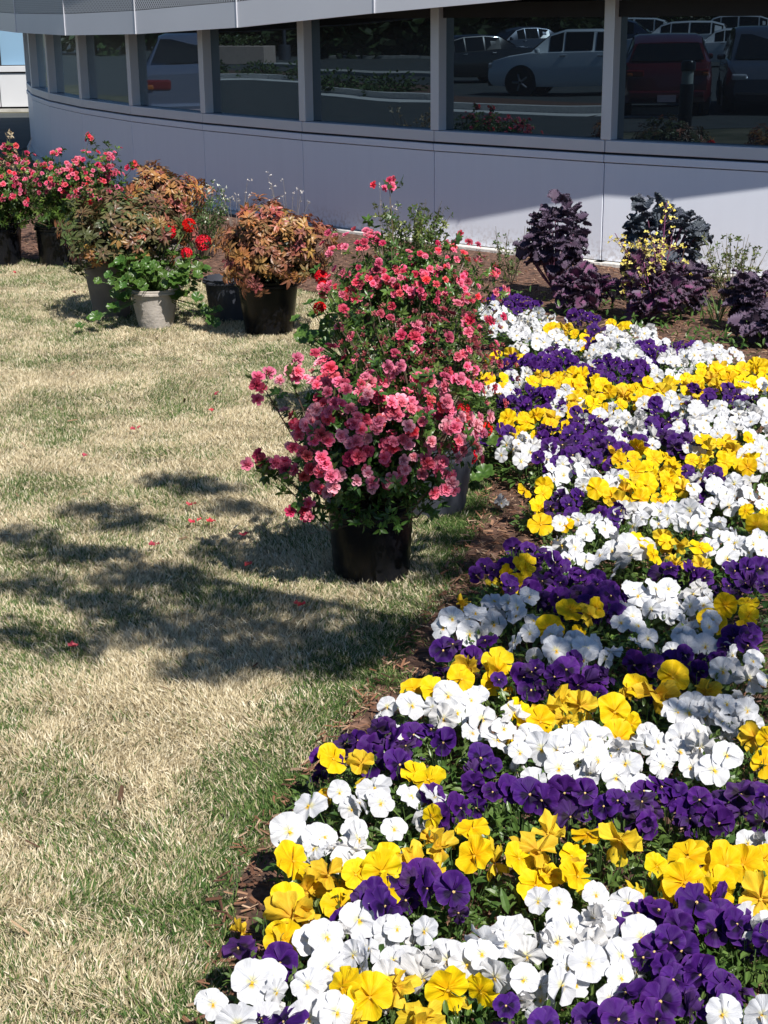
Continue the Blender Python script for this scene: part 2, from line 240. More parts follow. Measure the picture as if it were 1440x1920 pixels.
# where the pansy plants stand: colour, x, y, half-width, half-depth of the flower head, flowers
PANSIES = [
 ('W', -0.255, 2.049, 0.025, 0.03, 1), ('P', -0.175, 2.041, 0.025, 0.03, 1), ('W', -0.108, 2.054, 0.028, 0.03, 1), ('W', -0.196, 2.115, 0.04, 0.03, 2),
 ('W', -0.154, 2.131, 0.026, 0.03, 1), ('P', -0.204, 2.221, 0.031, 0.03, 1), ('Y', -0.185, 2.358, 0.037, 0.03, 2), ('Y', -0.084, 2.453, 0.047, 0.03, 3),
 ('Y', -0.149, 2.491, 0.022, 0.03, 1), ('W', -0.116, 2.259, 0.039, 0.03, 2), ('W', -0.069, 2.188, 0.042, 0.03, 3), ('W', -0.034, 2.151, 0.034, 0.03, 2),
 ('W', -0.021, 2.313, 0.024, 0.03, 1), ('W', 0.043, 2.272, 0.03, 0.03, 2), ('W', 0.036, 2.172, 0.034, 0.03, 1), ('Y', -0.046, 2.087, 0.029, 0.03, 1),
 ('Y', 0.03, 2.072, 0.043, 0.03, 2), ('Y', 0.118, 2.105, 0.029, 0.03, 1), ('P', -0.035, 2.347, 0.037, 0.03, 3), ('P', 0.032, 2.451, 0.042, 0.03, 3),
 ('P', 0.103, 2.405, 0.029, 0.03, 1), ('Y', 0.018, 2.535, 0.026, 0.03, 1), ('Y', -0.015, 2.433, 0.013, 0.03, 1), ('W', -0.155, 2.623, 0.041, 0.03, 2),
 ('W', -0.088, 2.596, 0.054, 0.03, 2), ('W', -0.017, 2.624, 0.036, 0.03, 1), ('Y', 0.143, 2.532, 0.039, 0.03, 1), ('Y', 0.128, 2.652, 0.046, 0.03, 1),
 ('W', -0.07, 2.775, 0.058, 0.03, 4), ('W', 0.064, 2.756, 0.043, 0.03, 2), ('Y', -0.083, 2.891, 0.03, 0.03, 1), ('Y', 0.066, 2.852, 0.025, 0.03, 1),
 ('P', -0.129, 2.916, 0.02, 0.03, 1), ('P', -0.028, 3.04, 0.053, 0.03, 4), ('P', 0.029, 2.999, 0.052, 0.03, 3), ('P', 0.122, 3.023, 0.031, 0.03, 1),
 ('P', 0.209, 2.933, 0.015, 0.03, 1), ('W', 0.032, 3.174, 0.038, 0.03, 2), ('W', 0.166, 3.213, 0.072, 0.03, 5), ('W', 0.243, 3.1, 0.054, 0.03, 3),
 ('Y', 0.095, 3.273, 0.023, 0.03, 1), ('Y', 0.233, 3.393, 0.053, 0.03, 3), ('P', 0.207, 3.508, 0.067, 0.03, 4), ('W', 0.203, 3.683, 0.051, 0.03, 3),
 ('W', 0.336, 3.792, 0.066, 0.044, 5), ('W', 0.384, 3.571, 0.062, 0.035, 4), ('W', 0.483, 3.5, 0.067, 0.074, 6), ('Y', 0.509, 3.711, 0.064, 0.03, 3),
 ('P', 0.33, 3.343, 0.052, 0.03, 4), ('P', 0.462, 3.334, 0.058, 0.051, 5), ('Y', 0.327, 3.111, 0.049, 0.039, 3), ('Y', 0.433, 3.198, 0.039, 0.03, 1),
 ('Y', 0.522, 3.107, 0.038, 0.03, 2), ('W', 0.346, 2.954, 0.061, 0.042, 5), ('W', 0.426, 3.003, 0.052, 0.03, 4), ('W', 0.473, 2.89, 0.055, 0.03, 4),
 ('W', 0.609, 2.999, 0.068, 0.044, 6), ('W', 0.698, 3.13, 0.065, 0.03, 5), ('W', 0.781, 3.156, 0.055, 0.03, 4), ('W', 0.691, 2.922, 0.051, 0.03, 3),
 ('P', 0.367, 2.743, 0.057, 0.03, 4), ('P', 0.48, 2.719, 0.047, 0.03, 4), ('P', 0.572, 2.761, 0.048, 0.032, 4), ('P', 0.638, 2.716, 0.038, 0.03, 3),
 ('P', 0.732, 2.757, 0.038, 0.03, 3), ('P', 0.273, 2.767, 0.021, 0.03, 1), ('P', 0.194, 2.791, 0.034, 0.03, 2), ('P', 0.117, 2.749, 0.024, 0.03, 2),
 ('Y', 0.254, 2.502, 0.043, 0.03, 2), ('Y', 0.326, 2.567, 0.036, 0.03, 1), ('Y', 0.323, 2.46, 0.038, 0.03, 1), ('Y', 0.417, 2.575, 0.031, 0.03, 1),
 ('Y', 0.514, 2.469, 0.039, 0.03, 2), ('Y', 0.588, 2.495, 0.039, 0.03, 2), ('Y', 0.68, 2.512, 0.037, 0.03, 2), ('W', 0.282, 2.341, 0.049, 0.03, 3),
 ('W', 0.33, 2.282, 0.044, 0.03, 3), ('W', 0.398, 2.373, 0.039, 0.03, 2), ('W', 0.397, 2.27, 0.038, 0.03, 2), ('W', 0.179, 2.214, 0.042, 0.03, 3),
 ('W', 0.258, 2.198, 0.034, 0.03, 2), ('W', 0.125, 2.2, 0.031, 0.03, 1), ('W', 0.249, 2.11, 0.044, 0.03, 2), ('W', 0.353, 2.151, 0.041, 0.03, 3),
 ('P', 0.453, 2.338, 0.036, 0.03, 3), ('P', 0.47, 2.225, 0.042, 0.03, 4), ('P', 0.421, 2.093, 0.04, 0.03, 3), ('P', 0.56, 2.336, 0.049, 0.03, 4),
 ('P', 0.516, 2.12, 0.037, 0.03, 3), ('P', 0.617, 2.261, 0.027, 0.03, 1), ('P', 0.212, 2.039, 0.049, 0.03, 2), ('P', 0.34, 2.033, 0.028, 0.03, 1),
 ('P', 0.493, 2.178, 0.03, 0.03, 1), ('Y', 0.629, 2.351, 0.029, 0.03, 1), ('Y', 0.56, 2.405, 0.021, 0.03, 1), ('W', 0.557, 2.036, 0.032, 0.03, 1),
 ('W', 0.653, 2.309, 0.008, 0.03, 1), ('W', 0.704, 2.574, 0.022, 0.03, 1), ('W', 0.7, 3.82, 0.066, 0.079, 6), ('W', 0.799, 3.857, 0.074, 0.065, 6),
 ('W', 0.804, 3.63, 0.06, 0.068, 5), ('W', 0.685, 3.529, 0.039, 0.03, 2), ('W', 0.638, 3.653, 0.038, 0.03, 2), ('W', 0.865, 3.392, 0.056, 0.067, 5),
 ('Y', 0.93, 3.737, 0.054, 0.058, 3), ('Y', 0.611, 3.246, 0.039, 0.03, 1), ('Y', 0.717, 3.288, 0.046, 0.03, 1), ('Y', 0.811, 2.994, 0.026, 0.034, 2),
 ('P', 0.58, 3.824, 0.06, 0.08, 6), ('P', 0.76, 3.443, 0.06, 0.03, 3), ('P', 0.907, 3.574, 0.05, 0.03, 3), ('P', 0.631, 3.367, 0.047, 0.03, 2),
 ('W', 0.518, 5.349, 0.093, 0.14, 9), ('W', 0.642, 4.993, 0.078, 0.102, 7), ('W', 0.733, 4.927, 0.077, 0.081, 6), ('Y', 0.911, 5.18, 0.117, 0.115, 8),
 ('Y', 0.82, 4.803, 0.108, 0.101, 7), ('Y', 0.922, 4.89, 0.068, 0.052, 4), ('Y', 0.496, 4.785, 0.046, 0.074, 3), ('P', 0.581, 4.684, 0.052, 0.068, 4),
 ('P', 0.707, 4.538, 0.047, 0.037, 3), ('W', 0.61, 4.452, 0.077, 0.07, 6), ('W', 0.532, 4.261, 0.071, 0.06, 5), ('W', 0.692, 4.237, 0.076, 0.059, 6),
 ('Y', 0.534, 4.454, 0.039, 0.03, 1), ('Y', 0.788, 4.253, 0.081, 0.047, 4), ('Y', 0.904, 4.25, 0.04, 0.03, 2), ('W', 0.782, 4.562, 0.071, 0.03, 4),
 ('W', 0.884, 4.575, 0.079, 0.048, 5), ('W', 0.978, 4.545, 0.063, 0.037, 4), ('W', 1.092, 4.853, 0.084, 0.115, 8), ('W', 1.174, 4.791, 0.075, 0.1, 7),
 ('Y', 1.166, 4.549, 0.055, 0.061, 3), ('W', 1.017, 4.338, 0.068, 0.073, 5), ('W', 1.084, 4.287, 0.052, 0.07, 4), ('P', 0.848, 4.078, 0.071, 0.03, 4),
 ('P', 1.004, 4.034, 0.056, 0.049, 5), ('P', 0.475, 4.107, 0.06, 0.03, 4), ('P', 0.559, 3.996, 0.062, 0.03, 4), ('P', 0.392, 3.979, 0.055, 0.03, 4),
 ('Y', 0.36, 4.053, 0.063, 0.038, 3), ('P', 0.308, 4.094, 0.054, 0.032, 4), ('P', 0.448, 3.855, 0.047, 0.03, 2), ('P', 0.399, 4.27, 0.041, 0.03, 2),
 ('Y', 0.521, 5.675, 0.083, 0.15, 6), ('Y', 0.625, 5.793, 0.08, 0.059, 4), ('Y', 0.687, 5.668, 0.049, 0.03, 2), ('P', 0.44, 5.545, 0.048, 0.084, 4),
 ('P', 0.639, 5.366, 0.074, 0.241, 11), ('P', 0.769, 5.625, 0.074, 0.22, 10), ('P', 0.813, 5.274, 0.091, 0.089, 8), ('P', 0.578, 5.132, 0.053, 0.03, 3),
 ('P', 0.916, 5.413, 0.053, 0.03, 3), ('W', 0.863, 5.725, 0.075, 0.185, 8), ('W', 0.949, 5.618, 0.074, 0.197, 8), ('P', 1.067, 5.653, 0.082, 0.25, 13),
 ('P', 1.109, 5.458, 0.038, 0.03, 2), ('W', 1.132, 5.533, 0.086, 0.14, 8), ('W', 1.273, 5.676, 0.098, 0.18, 10), ('W', 1.402, 5.744, 0.1, 0.209, 11),
 ('Y', 1.191, 5.238, 0.073, 0.163, 6), ('Y', 1.29, 5.305, 0.074, 0.169, 6), ('Y', 1.051, 5.148, 0.048, 0.03, 2), ('P', 1.061, 4.922, 0.094, 0.053, 7),
 ('W', 1.326, 5.212, 0.063, 0.067, 4), ('W', 0.493, 6.235, 0.065, 0.079, 4), ('Y', 0.479, 6.412, 0.056, 0.04, 2), ('P', 0.579, 6.11, 0.08, 0.099, 7),
 ('P', 0.655, 6.052, 0.08, 0.096, 7), ('W', 0.754, 6.102, 0.063, 0.099, 5), ('Y', 0.82, 6.027, 0.084, 0.094, 5), ('Y', 0.964, 6.13, 0.096, 0.117, 6),
 ('Y', 1.094, 6.189, 0.097, 0.139, 7), ('W', 1.134, 6.031, 0.079, 0.03, 4), ('W', 1.218, 5.93, 0.078, 0.065, 5), ('Y', 1.239, 6.259, 0.098, 0.171, 7),
 ('Y', 1.409, 6.481, 0.112, 0.091, 6), ('Y', 1.502, 6.395, 0.1, 0.115, 6), ('Y', 1.639, 6.543, 0.079, 0.124, 5), ('P', 1.385, 6.12, 0.123, 0.1, 10),
 ('W', 1.547, 6.151, 0.064, 0.162, 6), ('P', 0.658, 8.377, 0.116, 0.096, 8), ('P', 0.757, 8.24, 0.086, 0.09, 6), ('W', 0.592, 7.909, 0.09, 0.177, 8),
 ('W', 0.661, 7.618, 0.119, 0.25, 13), ('W', 0.799, 7.709, 0.12, 0.205, 11), ('W', 0.721, 7.232, 0.1, 0.218, 10), ('W', 0.832, 7.201, 0.087, 0.167, 8),
 ('Y', 0.881, 7.524, 0.065, 0.03, 2), ('Y', 0.965, 7.334, 0.076, 0.077, 4), ('P', 1.042, 7.33, 0.071, 0.077, 5), ('P', 1.016, 7.827, 0.081, 0.072, 6),
 ('Y', 1.184, 7.632, 0.066, 0.03, 2), ('W', 1.205, 7.322, 0.127, 0.201, 12), ('W', 1.017, 6.95, 0.108, 0.195, 11), ('W', 1.105, 7.077, 0.11, 0.182, 10),
 ('W', 1.273, 7.191, 0.08, 0.119, 6), ('P', 0.815, 6.937, 0.072, 0.061, 5), ('P', 0.615, 6.753, 0.089, 0.053, 6), ('P', 0.702, 6.738, 0.082, 0.053, 5),
 ('P', 0.811, 6.689, 0.104, 0.051, 7), ('P', 1.288, 6.984, 0.116, 0.108, 10), ('P', 1.054, 6.656, 0.127, 0.111, 11), ('P', 0.946, 6.472, 0.079, 0.062, 6),
 ('P', 1.41, 7.098, 0.069, 0.03, 4), ('P', 1.16, 6.727, 0.07, 0.052, 5), ('W', 1.256, 6.668, 0.097, 0.132, 8), ('W', 1.394, 6.805, 0.113, 0.184, 11),
 ('W', 1.531, 6.855, 0.107, 0.188, 10), ('Y', 0.554, 6.88, 0.079, 0.058, 4), ('W', 0.59, 6.457, 0.101, 0.03, 5), ('Y', 0.711, 6.391, 0.084, 0.077, 4),
 ('Y', 0.825, 6.416, 0.1, 0.098, 6), ('Y', 0.43, 6.465, 0.034, 0.03, 1),
]
SHADE = [(-0.77, 5.44), (-0.64, 5.34), (-0.52, 5.09), (-1.0, 5.1), (-0.87, 4.95), (-1.22, 4.82), (-1.06, 4.66), (-0.9, 4.61), (-1.07, 4.37), (-0.77, 4.41), (-0.66, 4.45), (-0.58, 4.31), (-0.9, 4.24), (-0.5, 4.14), (-0.73, 4.06), (-0.58, 3.94), (-0.41, 4.02), (-0.32, 3.79), (-0.42, 3.83), (-0.22, 4.13), (-0.15, 3.93), (-0.09, 3.82), (-0.48, 3.72), (-0.17, 3.75), (-0.03, 4.01), (0.05, 3.89), (0.16, 4.43), (0.19, 4.0), (0.26, 4.72), (0.37, 3.7), (0.44, 3.92), (0.5, 3.7), (0.74, 3.73), (0.87, 3.83), (0.64, 3.53), (0.7, 3.38), (0.98, 3.98), (0.64, 4.19), (0.51, 3.6), (0.26, 3.85), (1.17, 4.54), (-1.05, 3.99), (-0.84, 3.89), (-0.78, 4.19), (-0.38, 4.22), (-0.27, 3.93), (-0.13, 4.46), (0.21, 4.5), (0.3, 5.06), (0.28, 4.2), (-0.37, 4.54), (-0.51, 4.64)]
FALLEN = [(-0.73, 6.36), (-1.15, 5.68), (-0.73, 4.64), (-0.25, 4.1), (-0.66, 5.06), (-0.43, 4.44), (-0.63, 4.87), (-1.01, 6.08), (-0.75, 6.67), (-1.87, 9.34), (-2.41, 10.12), (-0.83, 3.82), (-0.46, 4.72), (-0.57, 4.87)]
# ------------------------------------------------------------------ ground, beds, road
def gz(x, y):
    t = np.clip((-9.0-np.asarray(x, float))/6.0, 0, 1); s = t*t*(3-2*t); return -0.5*s
xs = np.unique(np.concatenate([np.linspace(-400, -60, 8), np.linspace(-60, -16, 12), np.linspace(-16, -8, 17), np.linspace(-8, 400, 14)]))
ys = np.linspace(-400, 400, 33)
X, Y = np.meshgrid(xs, ys); Vg = np.stack([X.ravel(), Y.ravel(), gz(X, Y).ravel()], 1)
nx = len(xs); ii = np.arange(len(ys)-1)[:, None]*nx+np.arange(nx-1)[None]; Q = np.stack([ii, ii+1, ii+1+nx, ii+nx], -1).reshape(-1, 4)
g = link('ground', npmesh('ground', Vg, None, M['soil'], quads=Q, smooth=True)); tag(g, kind='structure')
def sheet(name, poly, mat, dz, kind='structure', label=None, wavy=0):
    """flat piece of ground that follows the slope: a strip cut into a fan of small quads"""
    (x0, y0, x1, y1) = poly; a = np.linspace(x0, x1, max(2, int(abs(x1-x0)/1.0)+1)); b = np.linspace(y0, y1, max(2, int(abs(y1-y0)/4)+1))
    X, Y = np.meshgrid(a, b); V = np.stack([X.ravel(), Y.ravel(), gz(X, Y).ravel()+dz], 1); n = len(a)
    i = np.arange(len(b)-1)[:, None]*n+np.arange(n-1)[None]; Q = np.stack([i, i+1, i+1+n, i+n], -1).reshape(-1, 4)
    return tag(link(name, npmesh(name, V, None, mat, quads=Q, smooth=True)), kind=kind)
sheet('road', (-120, -90, -10.5, 28.0), M['asphalt'], .006)
sheet('pavement', (-10.5, 15.0, -4.6, 28.0), M['asphalt'], .005)
sheet('parking_lot', (-120, 28.0, -24, 100), M['asphalt'], .005)
# kerb round the far side of the road, with a planted island behind it
kp = [(-18.2, -6), (-19.6, 0.5), (-21.8, 5.5), (-24.4, 9.2), (-27.9, 13.3), (-32.6, 17.2), (-38.5, 25.5), (-43, 36)]
kerb = empty('kerb', (-24.4, 9.2, -.5), 'long curved pale concrete kerb across the road, reflected in the windows', 'kerb')
for i in range(len(kp)-1):
    if i in (0,): continue
    A = Vector(kp[i]); B = Vector(kp[i+1]); d = (B-A); n = Vector((-d.y, d.x)).normalized()
    if n.x > 0: n = -n
    m = MB().slab(A, B-d.normalized()*.02, n, 0, .20, -.5, -.33)
    m.slab(A, B-d.normalized()*.02, n, -.75, -.004, -.5, -.480)
    o = m.build('kerb_stone', M['kerbstone'], None, bevel=.01); o.parent = kerb; o.matrix_parent_inverse = Matrix.Translation(kerb.location).inverted()
isl = []
F = []
for i, (x, y) in enumerate(kp[1:]):
    A = Vector(kp[i+1]); d = Vector(kp[min(i+2, len(kp)-1)])-Vector(kp[i]); n = Vector((-d.y, d.x)).normalized()
    if n.x > 0: n = -n
    p = A+n*.17; q = A+n*(1.6 if i < 2 else 3.4); isl += [(p.x, p.y, -.5), (p.x, p.y, -.38), (q.x, q.y, -.38), (q.x, q.y, -.5)]
for i in range(len(kp)-2):
    a = i*4; b = a+4; F += [(a+1, b+1, b+2, a+2), (a, b, b+1, a+1), (a+2, b+2, b+3, a+3)]
o = MB().add(isl, F).build('island', M['mulch']); tag(o, kind='structure')
# second kerb line and sidewalk behind
for i, (a, b, wd) in enumerate([((-42, 12), (-52, 30), 1.6), ((-58, -30), (-64, 20), 1.5)]):
    A = Vector(a); B = Vector(b); d = B-A; n = Vector((-d.y, d.x)).normalized()
    tag(MB().slab(A, B, n, -wd/2, wd/2, -.5, -.38).build('pavement', M['concrete']), kind='structure')
# painted yellow mark and parking lines
ylw = plain('yellow_road_paint', (.65, .38, .02), .7); wht = plain('white_road_paint', (.7, .7, .68), .7)
m = MB()
for i in range(9): m.slab((-28.4-i*1.1, -1.5-i*2.6), (-33.2-i*1.1, -3.2-i*2.6), (0, 1), -.05, .05, -.493, -.489)
tag(m.build('parking_lines', wht), kind='structure')

# flower bed: mulch sheet with the lawn edge as a wavy outline
bed_edge = [(-.50, 1.2), (-.42, 1.7), (-.30, 2.22), (-.29, 2.70), (-.17, 3.12), (-.03, 3.58), (.13, 4.05), (.29, 4.75), (.40, 5.4), (.47, 6.2), (.49, 7.2), (.30, 8.4), (-.25, 9.3), (-1.0, 9.75), (-1.8, 10.35), (-2.5, 10.9), (-3.3, 12.0), (-4.3, 13.8), (-5.6, 16.2), (-6.2, 17.4)]
be = np.array(bed_edge)
def smooth_line(P, n=10):
    out = []
    for i in range(len(P)-1):
        p0 = P[max(i-1, 0)]; p1 = P[i]; p2 = P[i+1]; p3 = P[min(i+2, len(P)-1)]
        for k in range(n):
            t = k/n; out.append(.5*((2*p1)+(-p0+p2)*t+(2*p0-5*p1+4*p2-p3)*t*t+(-p0+3*p1-3*p2+p3)*t**3))
    out.append(P[-1]); return np.array(out)
bes = smooth_line(be)
def bed_x(y):
    return np.interp(y, bes[:, 1], bes[:, 0])
CX, CY, RR = 14.884*.9, 26.854*.9, 20.329*.9
def J(k, r=0): a = 3.436492+.0808210*k; return Vector((CX+(RR+r)*math.cos(a), CY+(RR+r)*math.sin(a)))
K0, K1 = -4, 13
rows = []; nc = 26
for (x, y) in bes[::2]:
    # right end: wall line or far right
    xr = 9.0
    yy = y
    if yy > CY-RR-.5:
        v = RR**2-(yy-CY)**2
        if v > 0: xr = CX-math.sqrt(v)+.15
        if yy < CY-RR+1.5: xr = min(xr, 9.0)
    t = np.linspace(0, 1, nc)**1.6
    rows.append(np.stack([x+.0+(xr-x)*t, np.full(nc, yy), .012+.014*np.minimum(1, t*5)**.7+.004*rng.standard_normal(nc)*(t > 0)], 1))
rows[0][:, 1] -= 1
V = np.concatenate(rows); n = len(rows); i = np.arange(n-1)[:, None]*nc+np.arange(nc-1)[None]
tag(link('mulch_bed', npmesh('mulch_bed', V, None, M['mulch'], quads=np.stack([i, i+1, i+1+nc, i+nc], -1).reshape(-1, 4), smooth=True)), kind='structure')
# ------------------------------------------------------------------ mulch chips
def chips(name, P, L0, L1, mats, cols, zz=.02):
    n = len(P); L = rng.uniform(L0, L1, n); W = L*rng.uniform(.07, .28, n); H = W*.35
    a = rng.uniform(0, 2*np.pi, n); ti = rng.normal(0, .35, n)
    u = np.stack([np.cos(a)*np.cos(ti), np.sin(a)*np.cos(ti), np.sin(ti)], 1); v = np.stack([-np.sin(a), np.cos(a), rng.normal(0, .3, n)], 1); wv = np.cross(u, v)
    c = P+np.array([0, 0, 1])*(rng.uniform(0, zz, n))[:, None]
    pts = []
    for su, sv, sw in ((-1, -1, 0), (1, -.7, 0), (1, .8, 0), (-1, 1, 0), (-.9, 0, 1), (.9, 0, 1)):
        pts.append(c+u*(su*L/2)[:, None]+v*(sv*W/2)[:, None]+wv*(sw*H)[:, None])
    V = np.stack(pts, 1).reshape(-1, 3); T = np.array([(0, 1, 5), (0, 5, 4), (2, 3, 4), (2, 4, 5), (1, 2, 5), (3, 0, 4)]); T = (T[None]+np.arange(n)[:, None, None]*6).reshape(-1, 3)
    ci = rng.integers(0, len(cols), n); C = np.array(cols)[ci]*rng.uniform(.7, 1.25, n)[:, None]; C = np.repeat(C, 6, 0)
    return link(name, npmesh(name, V, T, mats, C))
def bed_points(n, y0, y1, x1f):
    y = rng.uniform(y0, y1, n); lo = bed_x(y); hi = np.array([x1f(t) for t in y]); x = lo-.04+(hi-lo+.04)*rng.random(n)
    return np.stack([x, y, np.full(n, .014)], 1)
def right_lim(y):
    r = .27*y+.9
    v = RR**2-(y-CY)**2
    if v > 0: r = min(r, CX-math.sqrt(v)-.03)
    return r
P = np.concatenate([bed_points(26000, 1.6, 6, right_lim), bed_points(16000, 6, 10.2, right_lim), bed_points(14000, 9.2, 16, right_lim)])
mcol = [(.20, .10, .06), (.13, .065, .042), (.28, .16, .10), (.08, .04, .028), (.36, .25, .17)]
o = chips('bark_mulch', P, .008, .034, M['chip'], mcol, .02); tag(o, 'reddish brown shredded bark mulch spread over the flower bed', 'mulch', kind='stuff')

# ------------------------------------------------------------------ curved office building
bld = empty('curved_office_building', (J(4).x, J(4).y, 0), 'curved pale metal office building with a ribbon of dark windows', 'building')
binv = Matrix.Translation(bld.location).inverted()
def bp(m, name, mat, parent=None, **k):
    o = m.build(name, mat, parent or bld, **k)
    if parent is None: o.matrix_parent_inverse = binv
    return o
def uvrow(me):
    uv = me.uv_layers.new(name='UVMap')
for k in range(K0, K1):
    A = J(k); B = J(k+1); t = (B-A).normalized(); n = Vector((t.y, -t.x))
    if n.dot(Vector((CX, CY))-A) > 0: n = -n
    g = t*.004; A1 = A+g; B1 = B-g
    bp(MB().slab(A1, B1, n, -.05, 0.0, .052, .688), 'wall_panel', M['wallpanel'], bevel=.003)
    bp(MB().slab(A1, B1, n, -.05, .010, .695, .742), 'cap_strip', M['wallpanel'], bevel=.003)
    bp(MB().slab(A, B, n, -.25, -.03, .0, .80), 'wall_backing', M['gap'])
    bp(MB().slab(A1, B1, n, -.14, .004, .758, .834), 'window_sill', M['sill'], bevel=.004)
    bp(MB().slab(A-t*.04, B+t*.04, n, -.05, .055, -.05, .047), 'base_kerb', M['kerbstone'], bevel=.006)
    gl = bp(MB().slab(A+t*.03, B-t*.03, n, -.12, -.085, .80, 2.45), 'window', M['glass'])
    e = bp(MB().slab(A+t*.03, B-t*.03, n, -.084, -.05, 1.60, 1.70), 'canopy_reflection_strip', M['gap'])  # black strip added before the pane as the canopy's dark reflection
    # mullion at joint k (leans on the start of the pane)
    bp(MB().slab(A-t*.036, A+t*.040, n, -.13, .0, .836, 2.45), 'mullion', M['frame'], bevel=.004)
    bp(MB().slab(A, B, n, -.40, .55, 2.46, 2.70), 'soffit', M['soffit'])
# fascia: a faceted metal band hung out in front of the glass, its lower edge rising to the right
fj = [(3.37, 1.53), (3.475, 1.50), (3.57, 1.478), (3.663, 1.466), (3.7478, 1.487), (3.8325, 1.542), (3.9155, 1.637), (3.998, 1.726), (4.081, 1.748), (4.164, 1.735), (4.247, 1.735), (4.33, 1.735), (4.42, 1.735)]
RC = RR+.476
for i in range(len(fj)-1):
    a, z0 = fj[i]; b, z1 = fj[i+1]
    A = Vector((CX+RC*math.cos(a), CY+RC*math.sin(a))); B = Vector((CX+RC*math.cos(b), CY+RC*math.sin(b))); t = (B-A).normalized(); n = Vector((t.y, -t.x))
    if n.dot(Vector((CX, CY))-A) > 0: n = -n
    A1 = A+t*.006; B1 = B-t*.006
    def band(A1, B1, za0, zb0, za1, zb1, th=.03):
        V = [(A1.x, A1.y, za0), (B1.x, B1.y, zb0), (B1.x, B1.y, zb1), (A1.x, A1.y, za1)]
        V += [(v[0]-n.x*th, v[1]-n.y*th, v[2]) for v in V]
        return MB().add(V, [(0, 1, 2, 3), (7, 6, 5, 4), (4, 5, 1, 0), (5, 6, 2, 1), (6, 7, 3, 2), (7, 4, 0, 3)])
    bp(band(A1, B1, z0, z1, z0+.186, z1+.186), 'fascia_panel', M['fascia'])
    bp(band(A1, B1, z0+.19, z1+.19, 2.75, 2.75), 'perforated_panel', M['perf'])
    po = [o for o in bld.children if o.name.startswith('perforated_panel')][-1]
    me = po.data; uv = me.uv_layers.new(name='UVMap'); Lx = (B1-A1).length
    for l in me.loops:
        co = me.vertices[l.vertex_index].co; uv.data[l.index].uv = ((Vector((co.x, co.y))-A1).dot(t), co.z)
    bp(band(A+t*.0-n*.034, B-n*.034, z0+.01, z1+.01, 2.74, 2.74, .02), 'fascia_backing', M['gap'])
    bp(MB().slab(B-t*.0045, B+t*.0045, n, -.03, .006, z1-.0, 2.76), 'fascia_seam', M['frame'])
# solid building mass and roof behind the glass
m = MB(); P = [J(k, -.45) for k in range(K0, K1+1)]; c = [(P[-1].x+8, P[-1].y+10), (P[0].x+10, P[0].y+6)]
ring = [(p.x, p.y) for p in P]+c; nn = len(ring)
m.add([(x, y, 0) for x, y in ring]+[(x, y, 3.4) for x, y in ring], [tuple(range(nn-1, -1, -1)), tuple(range(nn, 2*nn))]+[(i, (i+1) % nn, nn+(i+1) % nn, nn+i) for i in range(nn)])
bp(m, 'building_core', M['interior'])
# wing behind on the left
wing = empty('office_wing', (-9, 28.5, 0), 'straight pale office wing in full sun behind the curved building, at the far left', 'building')
winv = Matrix.Translation(wing.location).inverted()
def wp(m, name, mat, **k):
    o = m.build(name, mat, wing, **k); o.matrix_parent_inverse = winv; return o
wp(MB().box((-7.1, 31.7, 1.5), (2.8, 6, 3.9)), 'wing_core', M['interior'])
wp(MB().box((-7.0, 28.46, .0), (3.0, .12, .10)), 'base_kerb', M['concrete'])
pale = plain('sky_reflection_glass', (.20, .33, .46), .12, 0, .05, .4, 0, .6)  # sky reflection in the wing panes, put into their base colour
for i, (x0, x1) in enumerate([(-8.6, -7.75), (-7.75, -6.80), (-6.80, -5.6)]):
    wp(MB().box(((x0+x1)/2, 28.6, .37), (x1-x0-.02, .1, .58)), 'wall_panel', M['wingpanel'], bevel=.004)
    wp(MB().box(((x0+x1)/2, 28.58, .735), (x1-x0-.01, .14, .10)), 'window_sill', M['wingpanel'], bevel=.004)
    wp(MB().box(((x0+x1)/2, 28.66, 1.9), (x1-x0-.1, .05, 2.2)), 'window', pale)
    wp(MB().box((x0, 28.62, 1.9), (.09, .14, 2.2)), 'mullion', M['gap'] if i == 2 else M['frame'])
# ------------------------------------------------------------------ leaf and flower shapes
def unit(v): return v/np.maximum(1e-9, np.linalg.norm(v, axis=-1, keepdims=True))
def leaves(P, D, U, L, W, curl=.15, fold=.2, col=None, tipc=None, wide=.5):
    """n leaves as one set of arrays: base point P, direction D, upper-side normal U, length L, width W"""
    P = np.asarray(P, float); n = len(P); D = unit(np.asarray(D, float)); U = np.asarray(U, float); U = unit(U-D*(U*D).sum(1, keepdims=True)); S = np.cross(D, U)
    L = np.broadcast_to(L, n)[:, None]; W = np.broadcast_to(W, n)[:, None]
    def pt(t, s, h): return P+D*L*t+S*W*s+U*(h*W-curl*L*t*t)
    f = fold
    V = np.stack([pt(0, 0, 0), pt(.32, -wide, f), pt(.32, 0, 0), pt(.32, wide, f), pt(.7, -wide*.8, f), pt(.7, 0, 0), pt(.7, wide*.8, f), pt(1, 0, 0)], 1).reshape(-1, 3)
    T = np.array([(0, 2, 1), (0, 3, 2), (1, 2, 5), (1, 5, 4), (2, 3, 6), (2, 6, 5), (4, 5, 7), (5, 6, 7)]); T = (T[None]+np.arange(n)[:, None, None]*8).reshape(-1, 3)
    C = None
    if col is not None:
        C = np.repeat(np.asarray(col, float), 8, 0)
        if tipc is not None:
            C = C.reshape(n, 8, 3); C[:, 4:] = C[:, 4:]*.5+np.asarray(tipc)*.5; C = C.reshape(-1, 3)
    return V, T, C
def join(*parts):
    V = []; T = []; C = []; o = 0
    for v, t, c in parts: V.append(v); T.append(np.asarray(t)+o); C.append(c); o += len(v)
    return np.concatenate(V), np.concatenate(T), np.concatenate(C)
